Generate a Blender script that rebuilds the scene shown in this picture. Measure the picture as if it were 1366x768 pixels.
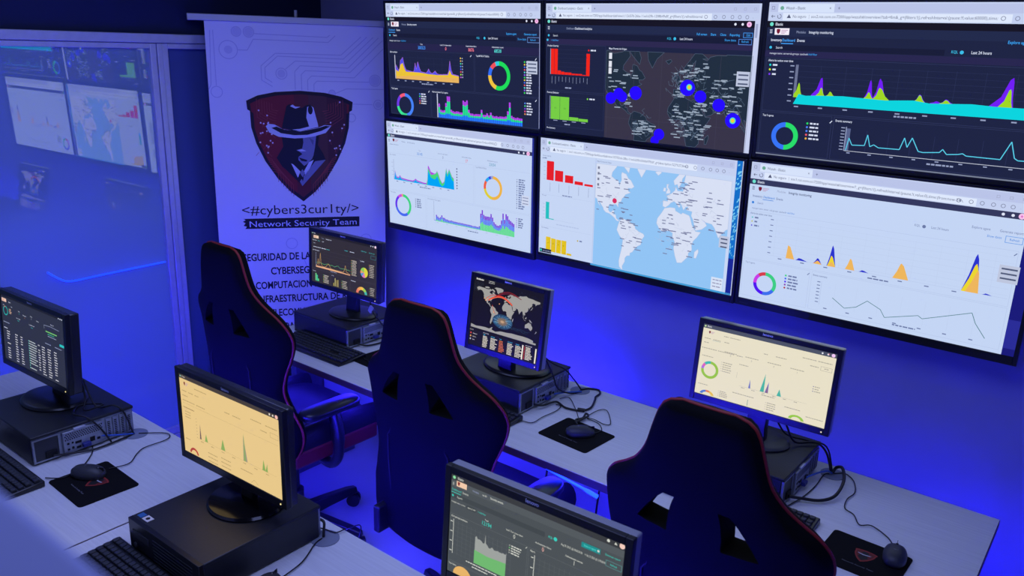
import bpy, bmesh, math, random
from mathutils import Vector, Matrix
from mathutils.geometry import tessellate_polygon
random.seed(7)
for o in list(bpy.data.objects): bpy.data.objects.remove(o)
scn = bpy.context.scene
COL = scn.collection

# ---------------------------------------------------------------- camera, light, exposure
CAM = Vector((1.880, -2.695, 2.100)); YAW, PIT, ROL = -0.6572, 0.2893, 0.0350
fw = Vector((math.sin(YAW)*math.cos(PIT), math.cos(YAW)*math.cos(PIT), -math.sin(PIT)))
rt = Vector((math.cos(YAW), -math.sin(YAW), 0)); up = rt.cross(fw)
r2 = math.cos(ROL)*rt + math.sin(ROL)*up; u2 = -math.sin(ROL)*rt + math.cos(ROL)*up
cd = bpy.data.cameras.new('camera'); cam = bpy.data.objects.new('camera', cd); COL.objects.link(cam)
cam.matrix_world = Matrix(((r2.x, u2.x, -fw.x, CAM.x), (r2.y, u2.y, -fw.y, CAM.y), (r2.z, u2.z, -fw.z, CAM.z), (0, 0, 0, 1)))
cd.sensor_width = 36; cd.lens = 1100.25/1366*36; cd.clip_start = 0.02
cd.dof.use_dof = True; cd.dof.focus_distance = 3.0; cd.dof.aperture_fstop = 7.0
scn.camera = cam

w = bpy.data.worlds.new('world'); scn.world = w; w.use_nodes = True
w.node_tree.nodes['Background'].inputs[0].default_value = (0.22, 0.28, 1.0, 1)
w.node_tree.nodes['Background'].inputs[1].default_value = 0.22

def area(name, loc, rot, sx, sy, col, power):
    l = bpy.data.lights.new(name, 'AREA'); l.shape = 'RECTANGLE'; l.size = sx; l.size_y = sy
    l.color = col; l.energy = power
    o = bpy.data.objects.new(name, l); COL.objects.link(o); o.location = loc; o.rotation_euler = rot
    return o
area('overhead_fill', (0.35, -1.5, 2.76), (0, 0, 0), 2.8, 1.4, (0.36, 0.43, 1.0), 38)  # added blue fill for the whole room, no fixture hangs here

scn.view_settings.view_transform = 'Standard'; scn.view_settings.look = 'None'
scn.view_settings.exposure = 0; scn.view_settings.gamma = 1; scn.view_settings.use_curve_mapping = False

LED = (0.022, 0.012, 1.0)
LED_BACK, LED_FRONT, LED_SIDE, LED_FLOOR = 120, 9, 700, 320

# ---------------------------------------------------------------- materials
def lin(c):
    return tuple(((v/255)/12.92 if v <= 10 else ((v/255+0.055)/1.055)**2.4) for v in c)
MATS = {}
def mat(name, col, rough=0.6, metal=0.0, spec=0.5, noise=None, bump=0, nscale=40, stretch=(1, 1, 1)):
    if name in MATS: return MATS[name]
    m = bpy.data.materials.new(name); m.use_nodes = True; nt = m.node_tree; b = nt.nodes['Principled BSDF']
    b.inputs['Base Color'].default_value = (*col, 1); b.inputs['Roughness'].default_value = rough
    b.inputs['Metallic'].default_value = metal; b.inputs['Specular IOR Level'].default_value = spec
    if noise or bump:
        tc = nt.nodes.new('ShaderNodeTexCoord'); mp = nt.nodes.new('ShaderNodeMapping'); nz = nt.nodes.new('ShaderNodeTexNoise')
        mp.inputs['Scale'].default_value = stretch
        nz.inputs['Scale'].default_value = nscale; nz.inputs['Detail'].default_value = 5
        nt.links.new(tc.outputs['Object'], mp.inputs[0]); nt.links.new(mp.outputs[0], nz.inputs['Vector'])
        if noise:
            r = nt.nodes.new('ShaderNodeValToRGB')
            r.color_ramp.elements[0].position = 0.3; r.color_ramp.elements[1].position = 0.7
            r.color_ramp.elements[0].color = (*[v*(1-noise) for v in col], 1); r.color_ramp.elements[1].color = (*[min(1, v*(1+noise)) for v in col], 1)
            nt.links.new(nz.outputs['Fac'], r.inputs[0]); nt.links.new(r.outputs[0], b.inputs['Base Color'])
        if bump:
            bp = nt.nodes.new('ShaderNodeBump'); bp.inputs['Strength'].default_value = bump; bp.inputs['Distance'].default_value = 0.002
            nt.links.new(nz.outputs['Fac'], bp.inputs['Height']); nt.links.new(bp.outputs[0], b.inputs['Normal'])
    MATS[name] = m; return m
def emis(name, col, s):
    if name in MATS: return MATS[name]
    m = bpy.data.materials.new(name); m.use_nodes = True; nt = m.node_tree; b = nt.nodes['Principled BSDF']
    b.inputs['Base Color'].default_value = (0.02, 0.02, 0.02, 1)
    b.inputs['Emission Color'].default_value = (*col, 1); b.inputs['Emission Strength'].default_value = s
    MATS[name] = m; return m
def attr_mat(name, emit):
    m = bpy.data.materials.new(name); m.use_nodes = True; nt = m.node_tree; b = nt.nodes['Principled BSDF']
    a = nt.nodes.new('ShaderNodeAttribute'); a.attribute_name = 'Col'
    if emit:
        b.inputs['Base Color'].default_value = (0.004, 0.004, 0.004, 1); b.inputs['Roughness'].default_value = 0.4
        b.inputs['Specular IOR Level'].default_value = 0.08
        nt.links.new(a.outputs['Color'], b.inputs['Emission Color']); b.inputs['Emission Strength'].default_value = 1.0
    else:
        nt.links.new(a.outputs['Color'], b.inputs['Base Color']); b.inputs['Roughness'].default_value = 0.7
    return m
DISPLAY = attr_mat('lit_display', True); PRINT = attr_mat('printed_surface', False)
M_black = mat('black_plastic', (0.010, 0.011, 0.013), 0.30)
M_shell = mat('satin_black_plastic', (0.020, 0.022, 0.028), 0.25, spec=0.8)
M_shell2 = mat('grey_monitor_shell', (0.26, 0.27, 0.30), 0.35, spec=0.7)
M_gloss = mat('gloss_black_plastic', (0.006, 0.006, 0.008), 0.12)
M_case = mat('black_painted_steel', (0.013, 0.015, 0.019), 0.45, noise=0.15, bump=0.15, nscale=300)
M_grey = mat('dark_grey_plastic', (0.03, 0.033, 0.04), 0.5)
M_steel = mat('zinc_steel', (0.34, 0.37, 0.42), 0.42, metal=0.6, noise=0.12, nscale=60)
M_alu = mat('brushed_aluminium', (0.50, 0.52, 0.60), 0.45, metal=0.35, noise=0.05, nscale=30)
M_hole = mat('dark_opening', (0.003, 0.003, 0.004), 0.8)
M_fab = mat('black_fabric', (0.0024, 0.0027, 0.0036), 0.85, spec=0.10, bump=0.35, nscale=350)
M_leather = mat('black_leatherette', (0.010, 0.010, 0.014), 0.5, spec=0.4, bump=0.2, nscale=160)
M_red = mat('red_piping', (0.26, 0.012, 0.010), 0.55)
M_redleather = mat('red_leatherette', (0.17, 0.006, 0.012), 0.5)
M_desk = mat('white_ash_laminate', (0.72, 0.74, 0.76), 0.5, noise=0.06, nscale=6, stretch=(0.8, 22, 22))
M_band = mat('brown_edge_banding', (0.085, 0.040, 0.055), 0.5)
M_leg = mat('grey_steel_leg', (0.10, 0.10, 0.12), 0.5)
M_panel = mat('white_laminate', (0.55, 0.56, 0.60), 0.6)
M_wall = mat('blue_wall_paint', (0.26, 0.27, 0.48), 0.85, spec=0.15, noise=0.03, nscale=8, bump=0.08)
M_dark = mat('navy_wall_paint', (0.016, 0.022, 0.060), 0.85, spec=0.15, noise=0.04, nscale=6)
M_floor = mat('pale_floor_tile', (0.42, 0.43, 0.47), 0.45, noise=0.05, nscale=4)
M_ceil = mat('dark_ceiling_paint', (0.02, 0.022, 0.03), 0.9)
M_cable = mat('black_cable', (0.008, 0.008, 0.010), 0.45)
M_bluec = mat('blue_network_cable', (0.03, 0.12, 0.55), 0.45)
M_vga = mat('blue_plug', (0.02, 0.03, 0.22), 0.5)
M_tag = mat('white_tag', (0.6, 0.62, 0.66), 0.6)
M_pad = mat('black_cloth', (0.006, 0.006, 0.007), 0.9, spec=0.15, bump=0.2, nscale=500)
M_grom = mat('grey_plastic_cap', (0.22, 0.25, 0.33), 0.5)
M_ledwhite = mat('led_strip_backing', (0.3, 0.3, 0.35), 0.6)
M_base = mat('banner_base_aluminium', (0.45, 0.46, 0.5), 0.4, metal=0.5)
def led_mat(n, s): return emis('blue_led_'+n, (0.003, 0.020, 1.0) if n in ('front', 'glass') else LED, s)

# frosted glass of the partition: a hazy film that still mirrors the screens
def glass_mat(name, haze, refl, tint):
    m = bpy.data.materials.new(name); m.use_nodes = True; nt = m.node_tree
    for n in list(nt.nodes): nt.nodes.remove(n)
    out = nt.nodes.new('ShaderNodeOutputMaterial'); d = nt.nodes.new('ShaderNodeBsdfDiffuse'); t = nt.nodes.new('ShaderNodeBsdfTransparent')
    g = nt.nodes.new('ShaderNodeBsdfGlossy'); g.inputs['Roughness'].default_value = 0.012; g.inputs['Color'].default_value = (*tint, 1)
    nz = nt.nodes.new('ShaderNodeTexNoise'); nz.inputs['Scale'].default_value = 1.5; nz.inputs['Detail'].default_value = 3
    r = nt.nodes.new('ShaderNodeValToRGB'); r.color_ramp.elements[0].color = (*[v*0.93 for v in haze], 1); r.color_ramp.elements[1].color = (*haze, 1)
    nt.links.new(nz.outputs['Fac'], r.inputs[0]); nt.links.new(r.outputs[0], d.inputs['Color'])
    mx0 = nt.nodes.new('ShaderNodeMixShader'); mx0.inputs[0].default_value = 0.75
    nt.links.new(t.outputs[0], mx0.inputs[1]); nt.links.new(d.outputs[0], mx0.inputs[2])
    fr = nt.nodes.new('ShaderNodeFresnel'); fr.inputs['IOR'].default_value = 1.5
    ad = nt.nodes.new('ShaderNodeMath'); ad.operation = 'ADD'; ad.use_clamp = True; ad.inputs[1].default_value = refl
    nt.links.new(fr.outputs[0], ad.inputs[0])
    # mirroring is blended out by height to suppress the monitor reflections low down
    tc = nt.nodes.new('ShaderNodeTexCoord'); sp = nt.nodes.new('ShaderNodeSeparateXYZ'); mr = nt.nodes.new('ShaderNodeMapRange'); ml = nt.nodes.new('ShaderNodeMath'); ml.operation = 'MULTIPLY'
    mr.interpolation_type = 'SMOOTHSTEP'; mr.inputs['From Min'].default_value = 1.22; mr.inputs['From Max'].default_value = 1.50
    nt.links.new(tc.outputs['Object'], sp.inputs[0]); nt.links.new(sp.outputs['Z'], mr.inputs['Value']); nt.links.new(ad.outputs[0], ml.inputs[0]); nt.links.new(mr.outputs[0], ml.inputs[1])
    mx = nt.nodes.new('ShaderNodeMixShader'); nt.links.new(ml.outputs[0], mx.inputs[0])
    nt.links.new(mx0.outputs[0], mx.inputs[1]); nt.links.new(g.outputs[0], mx.inputs[2]); nt.links.new(mx.outputs[0], out.inputs[0])
    return m
M_glass = glass_mat('frosted_glass', (0.32, 0.48, 0.56), 0.22, (0.75, 0.8, 1.0))

M_dpanel = mat('dark_blue_panel', (0.06, 0.09, 0.20), 0.7, spec=0.2)
# ---------------------------------------------------------------- mesh helpers
def link(name, me, parent=None):
    o = bpy.data.objects.new(name, me); COL.objects.link(o)
    if parent: o.parent = parent
    return o
class MB:
    def __init__(s): s.bm = bmesh.new(); s.mats = []; s.mi = 0
    def use(s, m):
        if m not in s.mats: s.mats.append(m)
        s.mi = s.mats.index(m); return s
    def _fin(s, faces):
        for f in faces: f.material_index = s.mi
    def box(s, x0, x1, y0, y1, z0, z1, M=None):
        v = [s.bm.verts.new((Vector(c) if M is None else M @ Vector(c))) for c in
             [(x0,y0,z0),(x1,y0,z0),(x1,y1,z0),(x0,y1,z0),(x0,y0,z1),(x1,y0,z1),(x1,y1,z1),(x0,y1,z1)]]
        s._fin([s.bm.faces.new([v[i] for i in q]) for q in [(3,2,1,0),(4,5,6,7),(0,1,5,4),(1,2,6,5),(2,3,7,6),(3,0,4,7)]]); return s
    def prism(s, pts, z0, z1, M=None):       # pts in xy, ccw
        f = lambda c: Vector(c) if M is None else M @ Vector(c)
        a = [s.bm.verts.new(f((x, y, z0))) for x, y in pts]; b = [s.bm.verts.new(f((x, y, z1))) for x, y in pts]
        n = len(pts); fs = [s.bm.faces.new(a[::-1]), s.bm.faces.new(b)]
        for i in range(n): fs.append(s.bm.faces.new([a[i], a[(i+1) % n], b[(i+1) % n], b[i]]))
        s._fin(fs); return s
    def loft(s, rings, cap=True, closed=True):
        vs = [[s.bm.verts.new(p) for p in r] for r in rings]; n = len(rings[0]); fs = []
        for a, b in zip(vs, vs[1:]):
            for i in range(n if closed else n-1):
                fs.append(s.bm.faces.new([a[i], a[(i+1) % n], b[(i+1) % n], b[i]]))
        if cap: fs += [s.bm.faces.new(vs[0][::-1]), s.bm.faces.new(vs[-1])]
        s._fin(fs); return s
    def lathe(s, prof, n=32, M=None, sx=1, sy=1):
        f = lambda c: Vector(c) if M is None else M @ Vector(c)
        return s.loft([[f((r*sx*math.cos(2*math.pi*i/n), r*sy*math.sin(2*math.pi*i/n), z)) for i in range(n)] for r, z in prof])
    def tube(s, pts, r, n=8, closed=False):
        pts = [Vector(p) for p in pts]; k = len(pts); rings = []; pn = None
        for i, p in enumerate(pts):
            a = pts[i-1] if (i > 0 or closed) else p; b = pts[(i+1) % k] if (i < k-1 or closed) else p
            t = (b-a).normalized() if (b-a).length > 1e-9 else Vector((0, 0, 1))
            if pn is None: pn = t.orthogonal().normalized()
            pn = (pn - t*pn.dot(t)); pn = pn.normalized() if pn.length > 1e-6 else t.orthogonal().normalized()
            bn = t.cross(pn); rr = r[i] if isinstance(r, (list, tuple)) else r
            rings.append([p + pn*rr*math.cos(2*math.pi*j/n) + bn*rr*math.sin(2*math.pi*j/n) for j in range(n)])
        if closed: rings.append(rings[0])
        return s.loft(rings, cap=not closed)
    def grid(s, rows):
        vs = [[s.bm.verts.new(p) for p in r] for r in rows]
        s._fin([s.bm.faces.new([a[i], a[i+1], b[i+1], b[i]]) for a, b in zip(vs, vs[1:]) for i in range(len(a)-1)]); return s
    def build(s, name, m=None, parent=None, bevel=0, smooth=40, seg=2):
        bmesh.ops.recalc_face_normals(s.bm, faces=s.bm.faces)
        me = bpy.data.meshes.new(name)
        if smooth:
            for f in s.bm.faces: f.smooth = True
            for e in s.bm.edges:
                if len(e.link_faces) == 2 and e.calc_face_angle(0) > math.radians(smooth): e.smooth = False
        s.bm.to_mesh(me); s.bm.free()
        if m is not None and not s.mats: me.materials.append(m)
        for q in s.mats: me.materials.append(q)
        o = link(name, me, parent)
        if bevel:
            b = o.modifiers.new('bevel', 'BEVEL'); b.width = bevel; b.segments = seg; b.limit_method = 'ANGLE'; b.angle_limit = math.radians(40)
        return o
def smoothpath(pts, k=6):
    P = [Vector(p) for p in pts]; out = []
    for i in range(len(P)-1):
        p0, p1, p2, p3 = P[max(i-1, 0)], P[i], P[i+1], P[min(i+2, len(P)-1)]
        for j in range(k):
            t = j/k
            out.append(0.5*((2*p1)+(-p0+p2)*t+(2*p0-5*p1+4*p2-p3)*t*t+(-p0+3*p1-3*p2+p3)*t**3))
    out.append(P[-1]); return out
def tag(o, label, cat, group=None):
    o['label'] = label; o['category'] = cat
    if group: o['group'] = group
    return o
def thing(name, label, cat, loc=(0, 0, 0), rz=0, group=None):
    o = bpy.data.objects.new(name, None); COL.objects.link(o); o.location = loc; o.rotation_euler = (0, 0, rz); o.empty_display_size = 0.05
    return tag(o, label, cat, group)
def struct(o): o['kind'] = 'structure'; return o
def copy_tree(o, parent=None):
    c = o.copy(); COL.objects.link(c)
    if parent: c.parent = parent
    for ch in list(o.children): copy_tree(ch, c)
    return c

# ---------------------------------------------------------------- flat artwork: lit screens and prints
_glyph = {}
def text_mesh(s, res=2, bold=0.0):
    k = (s, res, bold)
    if k not in _glyph:
        c = bpy.data.curves.new('t', 'FONT'); c.body = s; c.size = 1; c.resolution_u = res; c.offset = bold; c.fill_mode = 'FRONT'
        o = bpy.data.objects.new('t', c); COL.objects.link(o)
        dg = bpy.context.evaluated_depsgraph_get(); me = bpy.data.meshes.new_from_object(o.evaluated_get(dg))
        vs = [(v.co.x, v.co.y) for v in me.vertices]; fs = [list(p.vertices) for p in me.polygons]
        bpy.data.objects.remove(o); bpy.data.curves.remove(c); bpy.data.meshes.remove(me)
        _glyph[k] = (vs, fs)
    return _glyph[k]
CAP = 0.70
class Canvas:
    """collects coloured flat shapes; M maps (u right, v down, layer) to local space"""
    def __init__(s, M): s.M = M; s.v = []; s.f = []; s.c = []
    def face(s, pts, col, lay):
        b = len(s.v); s.v += [s.M(u, v, lay) for u, v in pts]; s.f.append(list(range(b, b+len(pts)))); s.c.append(lin(col))
    def poly(s, pts, col, lay=2):
        if len(pts) <= 4: return s.face(pts, col, lay)
        tri = tessellate_polygon([[Vector((u, v, 0)) for u, v in pts]])
        b = len(s.v); s.v += [s.M(u, v, lay) for u, v in pts]
        for t in tri: s.f.append([b+i for i in t]); s.c.append(lin(col))
    def rect(s, u0, v0, u1, v1, col, lay=1): s.face([(u0, v0), (u1, v0), (u1, v1), (u0, v1)], col, lay)
    def frame(s, u0, v0, u1, v1, t, col, lay=2, a=1.78):
        s.rect(u0, v0, u1, v0+t*a, col, lay); s.rect(u0, v1-t*a, u1, v1, col, lay); s.rect(u0, v0, u0+t, v1, col, lay); s.rect(u1-t, v0, u1, v1, col, lay)
    def line(s, pts, t, col, lay=3, a=1.78):
        for (x0, y0), (x1, y1) in zip(pts, pts[1:]):
            dx, dy = x1-x0, (y1-y0)/a; L = math.hypot(dx, dy)
            if L < 1e-9: continue
            nx, ny = -dy/L*t/2, dx/L*t/2*a
            s.face([(x0+nx, y0+ny), (x1+nx, y1+ny), (x1-nx, y1-ny), (x0-nx, y0-ny)], col, lay)
    def disc(s, u, v, r, col, lay=2, a=1.78, n=24, ry=None):
        ry = r if ry is None else ry
        s.face([(u+r*math.cos(2*math.pi*i/n), v+ry*a*math.sin(2*math.pi*i/n)) for i in range(n)], col, lay)
    def donut(s, u, v, r, ri, parts, lay=2, a=1.78):
        t = 0.0
        for fr, col in parts:
            n = max(2, int(40*fr))
            for i in range(n):
                p, q = 2*math.pi*(t+fr*i/n), 2*math.pi*(t+fr*(i+1)/n)
                s.face([(u+r*math.sin(p), v-r*a*math.cos(p)), (u+r*math.sin(q), v-r*a*math.cos(q)), (u+ri*math.sin(q), v-ri*a*math.cos(q)), (u+ri*math.sin(p), v-ri*a*math.cos(p))], col, lay)
            t += fr
    def area(s, pts, base, col, lay=2):
        for (x0, y0), (x1, y1) in zip(pts, pts[1:]):
            s.face([(x0, y0), (x1, y1), (x1, base), (x0, base)], col, lay)
    def text(s, u, v, t, h, col, lay=3, a=1.78, xs=0.80, anchor='l', bold=0.0, width=None, res=2):
        """cap height h in v units, baseline at v"""
        vs, fs = text_mesh(t, res, bold)
        if not vs: return
        k = h/CAP; mx = max(p[0] for p in vs); kx = k/a*xs
        if width: kx = width/mx
        off = {'l': 0, 'c': -mx*kx/2, 'r': -mx*kx}[anchor]
        b = len(s.v); s.v += [s.M(u+off+x*kx, v-y*k, lay) for x, y in vs]
        for f in fs: s.f.append([b+i for i in f]); s.c.append(lin(col))
    def build(s, name, m, parent):
        me = bpy.data.meshes.new(name); me.from_pydata(s.v, [], s.f); me.materials.append(m)
        at = me.color_attributes.new('Col', 'FLOAT_COLOR', 'CORNER')
        i = 0; buf = []
        for f, c in zip(s.f, s.c): buf += [c[0], c[1], c[2], 1.0]*len(f)
        at.data.foreach_set('color', buf)
        return link(name, me, parent)

# coarse world outline, (lon, lat)
LAND = [
 [(-166,66),(-156,71),(-140,70),(-125,70),(-110,68),(-95,69),(-94,72),(-84,69),(-82,67),(-86,65),(-93,61),(-94,58),(-88,56),(-82,55),(-80,51),(-79,54),(-77,56),(-78,60),(-77,62),(-70,61),(-66,58),(-62,57),(-56,52),(-60,50),(-66,50),(-65,47),(-61,46),(-67,44),(-70,43),(-71,41),(-75,38),(-76,35),(-81,31),(-80,26),(-82,28),(-84,30),(-90,29),(-95,29),(-97,26),(-97,21),(-94,18),(-91,19),(-90,21),(-87,21),(-88,16),(-84,16),(-83,11),(-80,9),(-77,8),(-80,7),(-83,8),(-86,11),(-91,14),(-95,16),(-101,17),(-105,20),(-106,23),(-110,27),(-113,31),(-114,29),(-110,23),(-115,28),(-117,33),(-121,35),(-124,40),(-124,47),(-130,54),(-137,59),(-148,60),(-153,58),(-162,55),(-158,59),(-165,61)],
 [(-80,73),(-85,70),(-78,67),(-66,62),(-64,66),(-68,70),(-76,73)],
 [(-120,76),(-105,78),(-95,76),(-100,72),(-115,71),(-122,73)],
 [(-45,60),(-52,65),(-54,70),(-60,76),(-70,78),(-60,82),(-35,83),(-20,80),(-20,74),(-25,70),(-38,66)],
 [(-24,65),(-16,66),(-14,65),(-19,63)],
 [(-77,8),(-72,12),(-62,10),(-52,5),(-50,0),(-44,-3),(-37,-5),(-35,-8),(-39,-14),(-40,-21),(-48,-26),(-53,-33),(-57,-35),(-57,-38),(-62,-39),(-65,-42),(-65,-46),(-69,-51),(-68,-55),(-74,-52),(-75,-46),(-73,-38),(-71,-30),(-70,-19),(-76,-14),(-81,-6),(-80,-2),(-79,2)],
 [(-6,35),(3,37),(10,37),(11,34),(20,31),(22,33),(32,31),(34,28),(37,20),(43,12),(51,12),(46,4),(41,-2),(39,-8),(40,-15),(35,-20),(35,-25),(31,-29),(26,-34),(19,-35),(15,-27),(12,-17),(13,-8),(9,-1),(9,4),(4,6),(-4,5),(-9,4),(-13,8),(-17,14),(-16,21),(-10,29)],
 [(44,-25),(47,-25),(50,-16),(49,-12),(44,-17)],
 [(-9,43),(-9,37),(-5,36),(0,39),(3,42),(8,44),(12,42),(16,38),(18,40),(13,45),(19,42),(23,36),(26,40),(30,41),(27,37),(36,36),(35,31),(38,27),(43,13),(52,16),(59,22),(56,26),(50,29),(57,26),(66,25),(70,21),(73,16),(77,8),(80,13),(87,21),(92,22),(95,16),(98,9),(103,1),(100,13),(105,9),(109,12),(106,20),(114,22),(121,28),(122,37),(118,39),(125,39),(127,35),(129,37),(128,40),(138,47),(141,53),(137,54),(143,59),(155,59),(157,52),(163,58),(170,60),(179,63),(179,69),(160,70),(140,73),(115,74),(105,78),(85,74),(70,73),(68,69),(55,69),(44,68),(40,66),(33,67),(41,67),(30,70),(22,70),(14,66),(5,61),(7,58),(11,59),(13,56),(17,60),(18,63),(23,66),(21,61),(28,60),(22,58),(20,54),(12,54),(9,57),(8,54),(3,51),(-2,49),(-4,48),(-1,46),(-2,43)],
 [(-5,50),(1,51),(1,53),(-3,56),(-2,58),(-5,58),(-5,55),(-3,54),(-5,52)], [(-10,52),(-6,52),(-6,55),(-9,55)],
 [(130,31),(135,34),(140,35),(142,40),(145,44),(141,45),(140,40),(136,36)],
 [(95,5),(100,2),(106,-6),(103,-4)], [(109,1),(113,-3),(117,0),(118,6),(115,4)], [(131,-1),(138,-2),(150,-10),(142,-9),(137,-8)], [(106,-6),(114,-7),(114,-9),(106,-7)],
 [(114,-22),(114,-34),(119,-34),(131,-31),(138,-35),(146,-39),(153,-31),(153,-25),(146,-19),(142,-11),(140,-17),(136,-12),(130,-12),(122,-18)],
 [(173,-35),(178,-38),(172,-44),(167,-46),(172,-41)],
]
ANT = [(-180,-72),(-150,-76),(-120,-73),(-100,-72),(-75,-73),(-62,-65),(-58,-64),(-62,-74),(-40,-78),(-10,-71),(20,-70),(50,-67),(80,-67),(110,-66),(140,-67),(165,-71),(165,-78),(180,-78),(180,-84),(-180,-84)]
def merc(lat): return math.log(math.tan(math.pi/4+math.radians(lat)/2))
def clip(pts, u0, v0, u1, v1):
    for ax, lim, sg in ((0, u0, 1), (0, u1, -1), (1, v0, 1), (1, v1, -1)):
        out = []
        for i, p in enumerate(pts):
            q = pts[(i+1) % len(pts)]; dp, dq = sg*(p[ax]-lim), sg*(q[ax]-lim)
            if dp >= 0: out.append(p)
            if dp*dq < 0:
                t = dp/(dp-dq); out.append((p[0]+(q[0]-p[0])*t, p[1]+(q[1]-p[1])*t))
        pts = out
        if len(pts) < 3: return []
    return pts
def worldmap(c, box, f, col, edge=None, lay=3, ant=False, a=1.78):
    for P in LAND+([ANT] if ant else []):
        pts = clip([f(lo, la) for lo, la in P], *box)
        if len(pts) >= 3:
            c.poly(pts, col, lay)
            if edge: c.line(pts+[pts[0]], 0.0012, edge, lay+1, a)
def dash(c, u, v, w_, col, lay=3, h=0.010):
    "an unreadable line of small print"
    x = u
    while x < u+w_-0.002:
        k = min(random.uniform(0.008, 0.02), u+w_-x); c.rect(x, v, x+k, v+h, col, lay); x += k+0.003
def legend(c, u0, v0, u1, v1, cols, txt, n=None, dotr=0.004):
    n = n or len(cols)
    for i in range(n):
        v = v0+(v1-v0)*i/max(1, n-1); c.disc(u0, v, dotr, cols[i % len(cols)], 3, n=10)
        if u1 > u0+0.01: dash(c, u0+0.010, v-0.006, (u1-u0-0.010)*random.uniform(.7, 1), txt, 3, 0.011)
def browser(c, tab, url, shade=0.93, vb=0.118, right=1.0):
    c.rect(0, 0, right, vb, (196, 208, 240), 1); c.rect(0.005, 0.008, right-0.01, 0.060, (186, 196, 232), 2)
    c.rect(0.035, 0.010, 0.24, 0.062, (214, 226, 250), 3)
    c.frame(0.011, 0.025, 0.022, 0.045, 0.0015, (120, 128, 160), 4); c.disc(0.050, 0.036, 0.007, (110, 170, 150), 4)
    c.text(0.064, 0.044, tab, 0.018, (80, 88, 120), 4); c.text(0.222, 0.046, '×', 0.02, (110, 116, 140), 4); c.text(0.252, 0.048, '+', 0.024, (90, 96, 130), 4)
    for x in (0.89, 0.93, 0.97): c.frame(x*right, 0.028, x*right+0.010, 0.044, 0.001, (150, 156, 185), 4)
    c.rect(0.055, 0.066, 0.80, 0.112, (222, 232, 252), 2)
    c.line([(0.026, 0.088), (0.012, 0.088), (0.017, 0.080)], 0.002, (90, 96, 125), 4); c.line([(0.012, 0.088), (0.017, 0.096)], 0.002, (90, 96, 125), 4)
    c.donut(0.042, 0.088, 0.008, 0.006, [(0.85, (90, 96, 125))], 4)
    c.poly([(0.070, 0.098), (0.078, 0.074), (0.086, 0.098)], (80, 86, 115), 4); c.text(0.092, 0.096, 'No seguro', 0.018, (90, 98, 130), 4)
    c.rect(0.152, 0.076, 0.153, 0.100, (140, 148, 175), 4); c.text(0.160, 0.096, url, 0.018, (100, 108, 140), 4, width=0.60)
    for i, x in enumerate((0.775, 0.815, 0.85, 0.885, 0.915, 0.945)): c.donut(x*right, 0.088, 0.007, 0.0052, [(1, (120, 126, 155))], 4)
    c.text(0.966*right, 0.094, '...', 0.012, (90, 96, 125), 4)

TXT = (215, 222, 245); DIM = (150, 160, 195); CY = (60, 190, 235)
def elastic(c, dark, crumb, v0=0.118, vh=0.155, right=1.0):
    "header bars of the dashboard page"
    bg = (30, 36, 66) if dark else (196, 213, 244); tx = TXT if dark else (70, 80, 120)
    c.rect(0, v0, right, 1, bg, 1)
    c.rect(0, v0, right, vh, (22, 20, 34) if dark else (52, 56, 92), 2)
    c.disc(0.016, (v0+vh)/2, 0.007, (110, 225, 205), 4); c.text(0.030, (v0+vh)/2+0.008, 'Elastic', 0.018, (225, 230, 250), 4, bold=0.01)
    for x in (0.92, 0.95): c.disc(x*right, (v0+vh)/2, 0.005, (225, 230, 250), 4, n=10)
    c.disc(0.977*right, (v0+vh)/2, 0.010, (245, 190, 235), 4, n=14); c.disc(0.977*right, (v0+vh)/2, 0.0035, (225, 120, 200), 5, n=8)
    if dark: c.rect(0, vh, right, vh+0.055, (34, 42, 74), 2)
    for k in range(3): c.rect(0.011, 0.172+k*0.009, 0.021, 0.176+k*0.009, tx, 4)
    if crumb: 
        c.text(0.112, 0.192, crumb[0], 0.016, DIM, 4); c.text(0.158, 0.192, crumb[1], 0.017, tx, 4, bold=0.012)
def logo_chip(c, u0, v0, u1, v1, bg=(245, 238, 250)):
    if bg: c.rect(u0, v0, u1, v1, bg, 4)
    w_ = (u1-u0); h = v1-v0
    c.poly([(u0+w_*.12, v0+h*.18), (u0+w_*.25, v0+h*.1), (u0+w_*.38, v0+h*.18), (u0+w_*.36, v0+h*.6), (u0+w_*.25, v0+h*.92), (u0+w_*.14, v0+h*.6)], (120, 25, 50), 5)
    for k in range(3): c.rect(u0+w_*.45, v0+h*(.25+.22*k), u0+w_*(.9-.1*k), v0+h*(.35+.22*k), (190, 150, 185), 5)
def floater(c, u0, v0, u1, v1):
    c.rect(u0, v0, u1, v1, (190, 198, 222), 6)
    for k in range(3): c.rect(u0+.007, v0+.018+k*.03, u1-.006, v0+.028+k*.03, (80, 90, 120), 7)
def edit_icon(c, u, v, col): c.line([(u, v+.016), (u+.008, v)], .003, col, 4)

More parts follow.
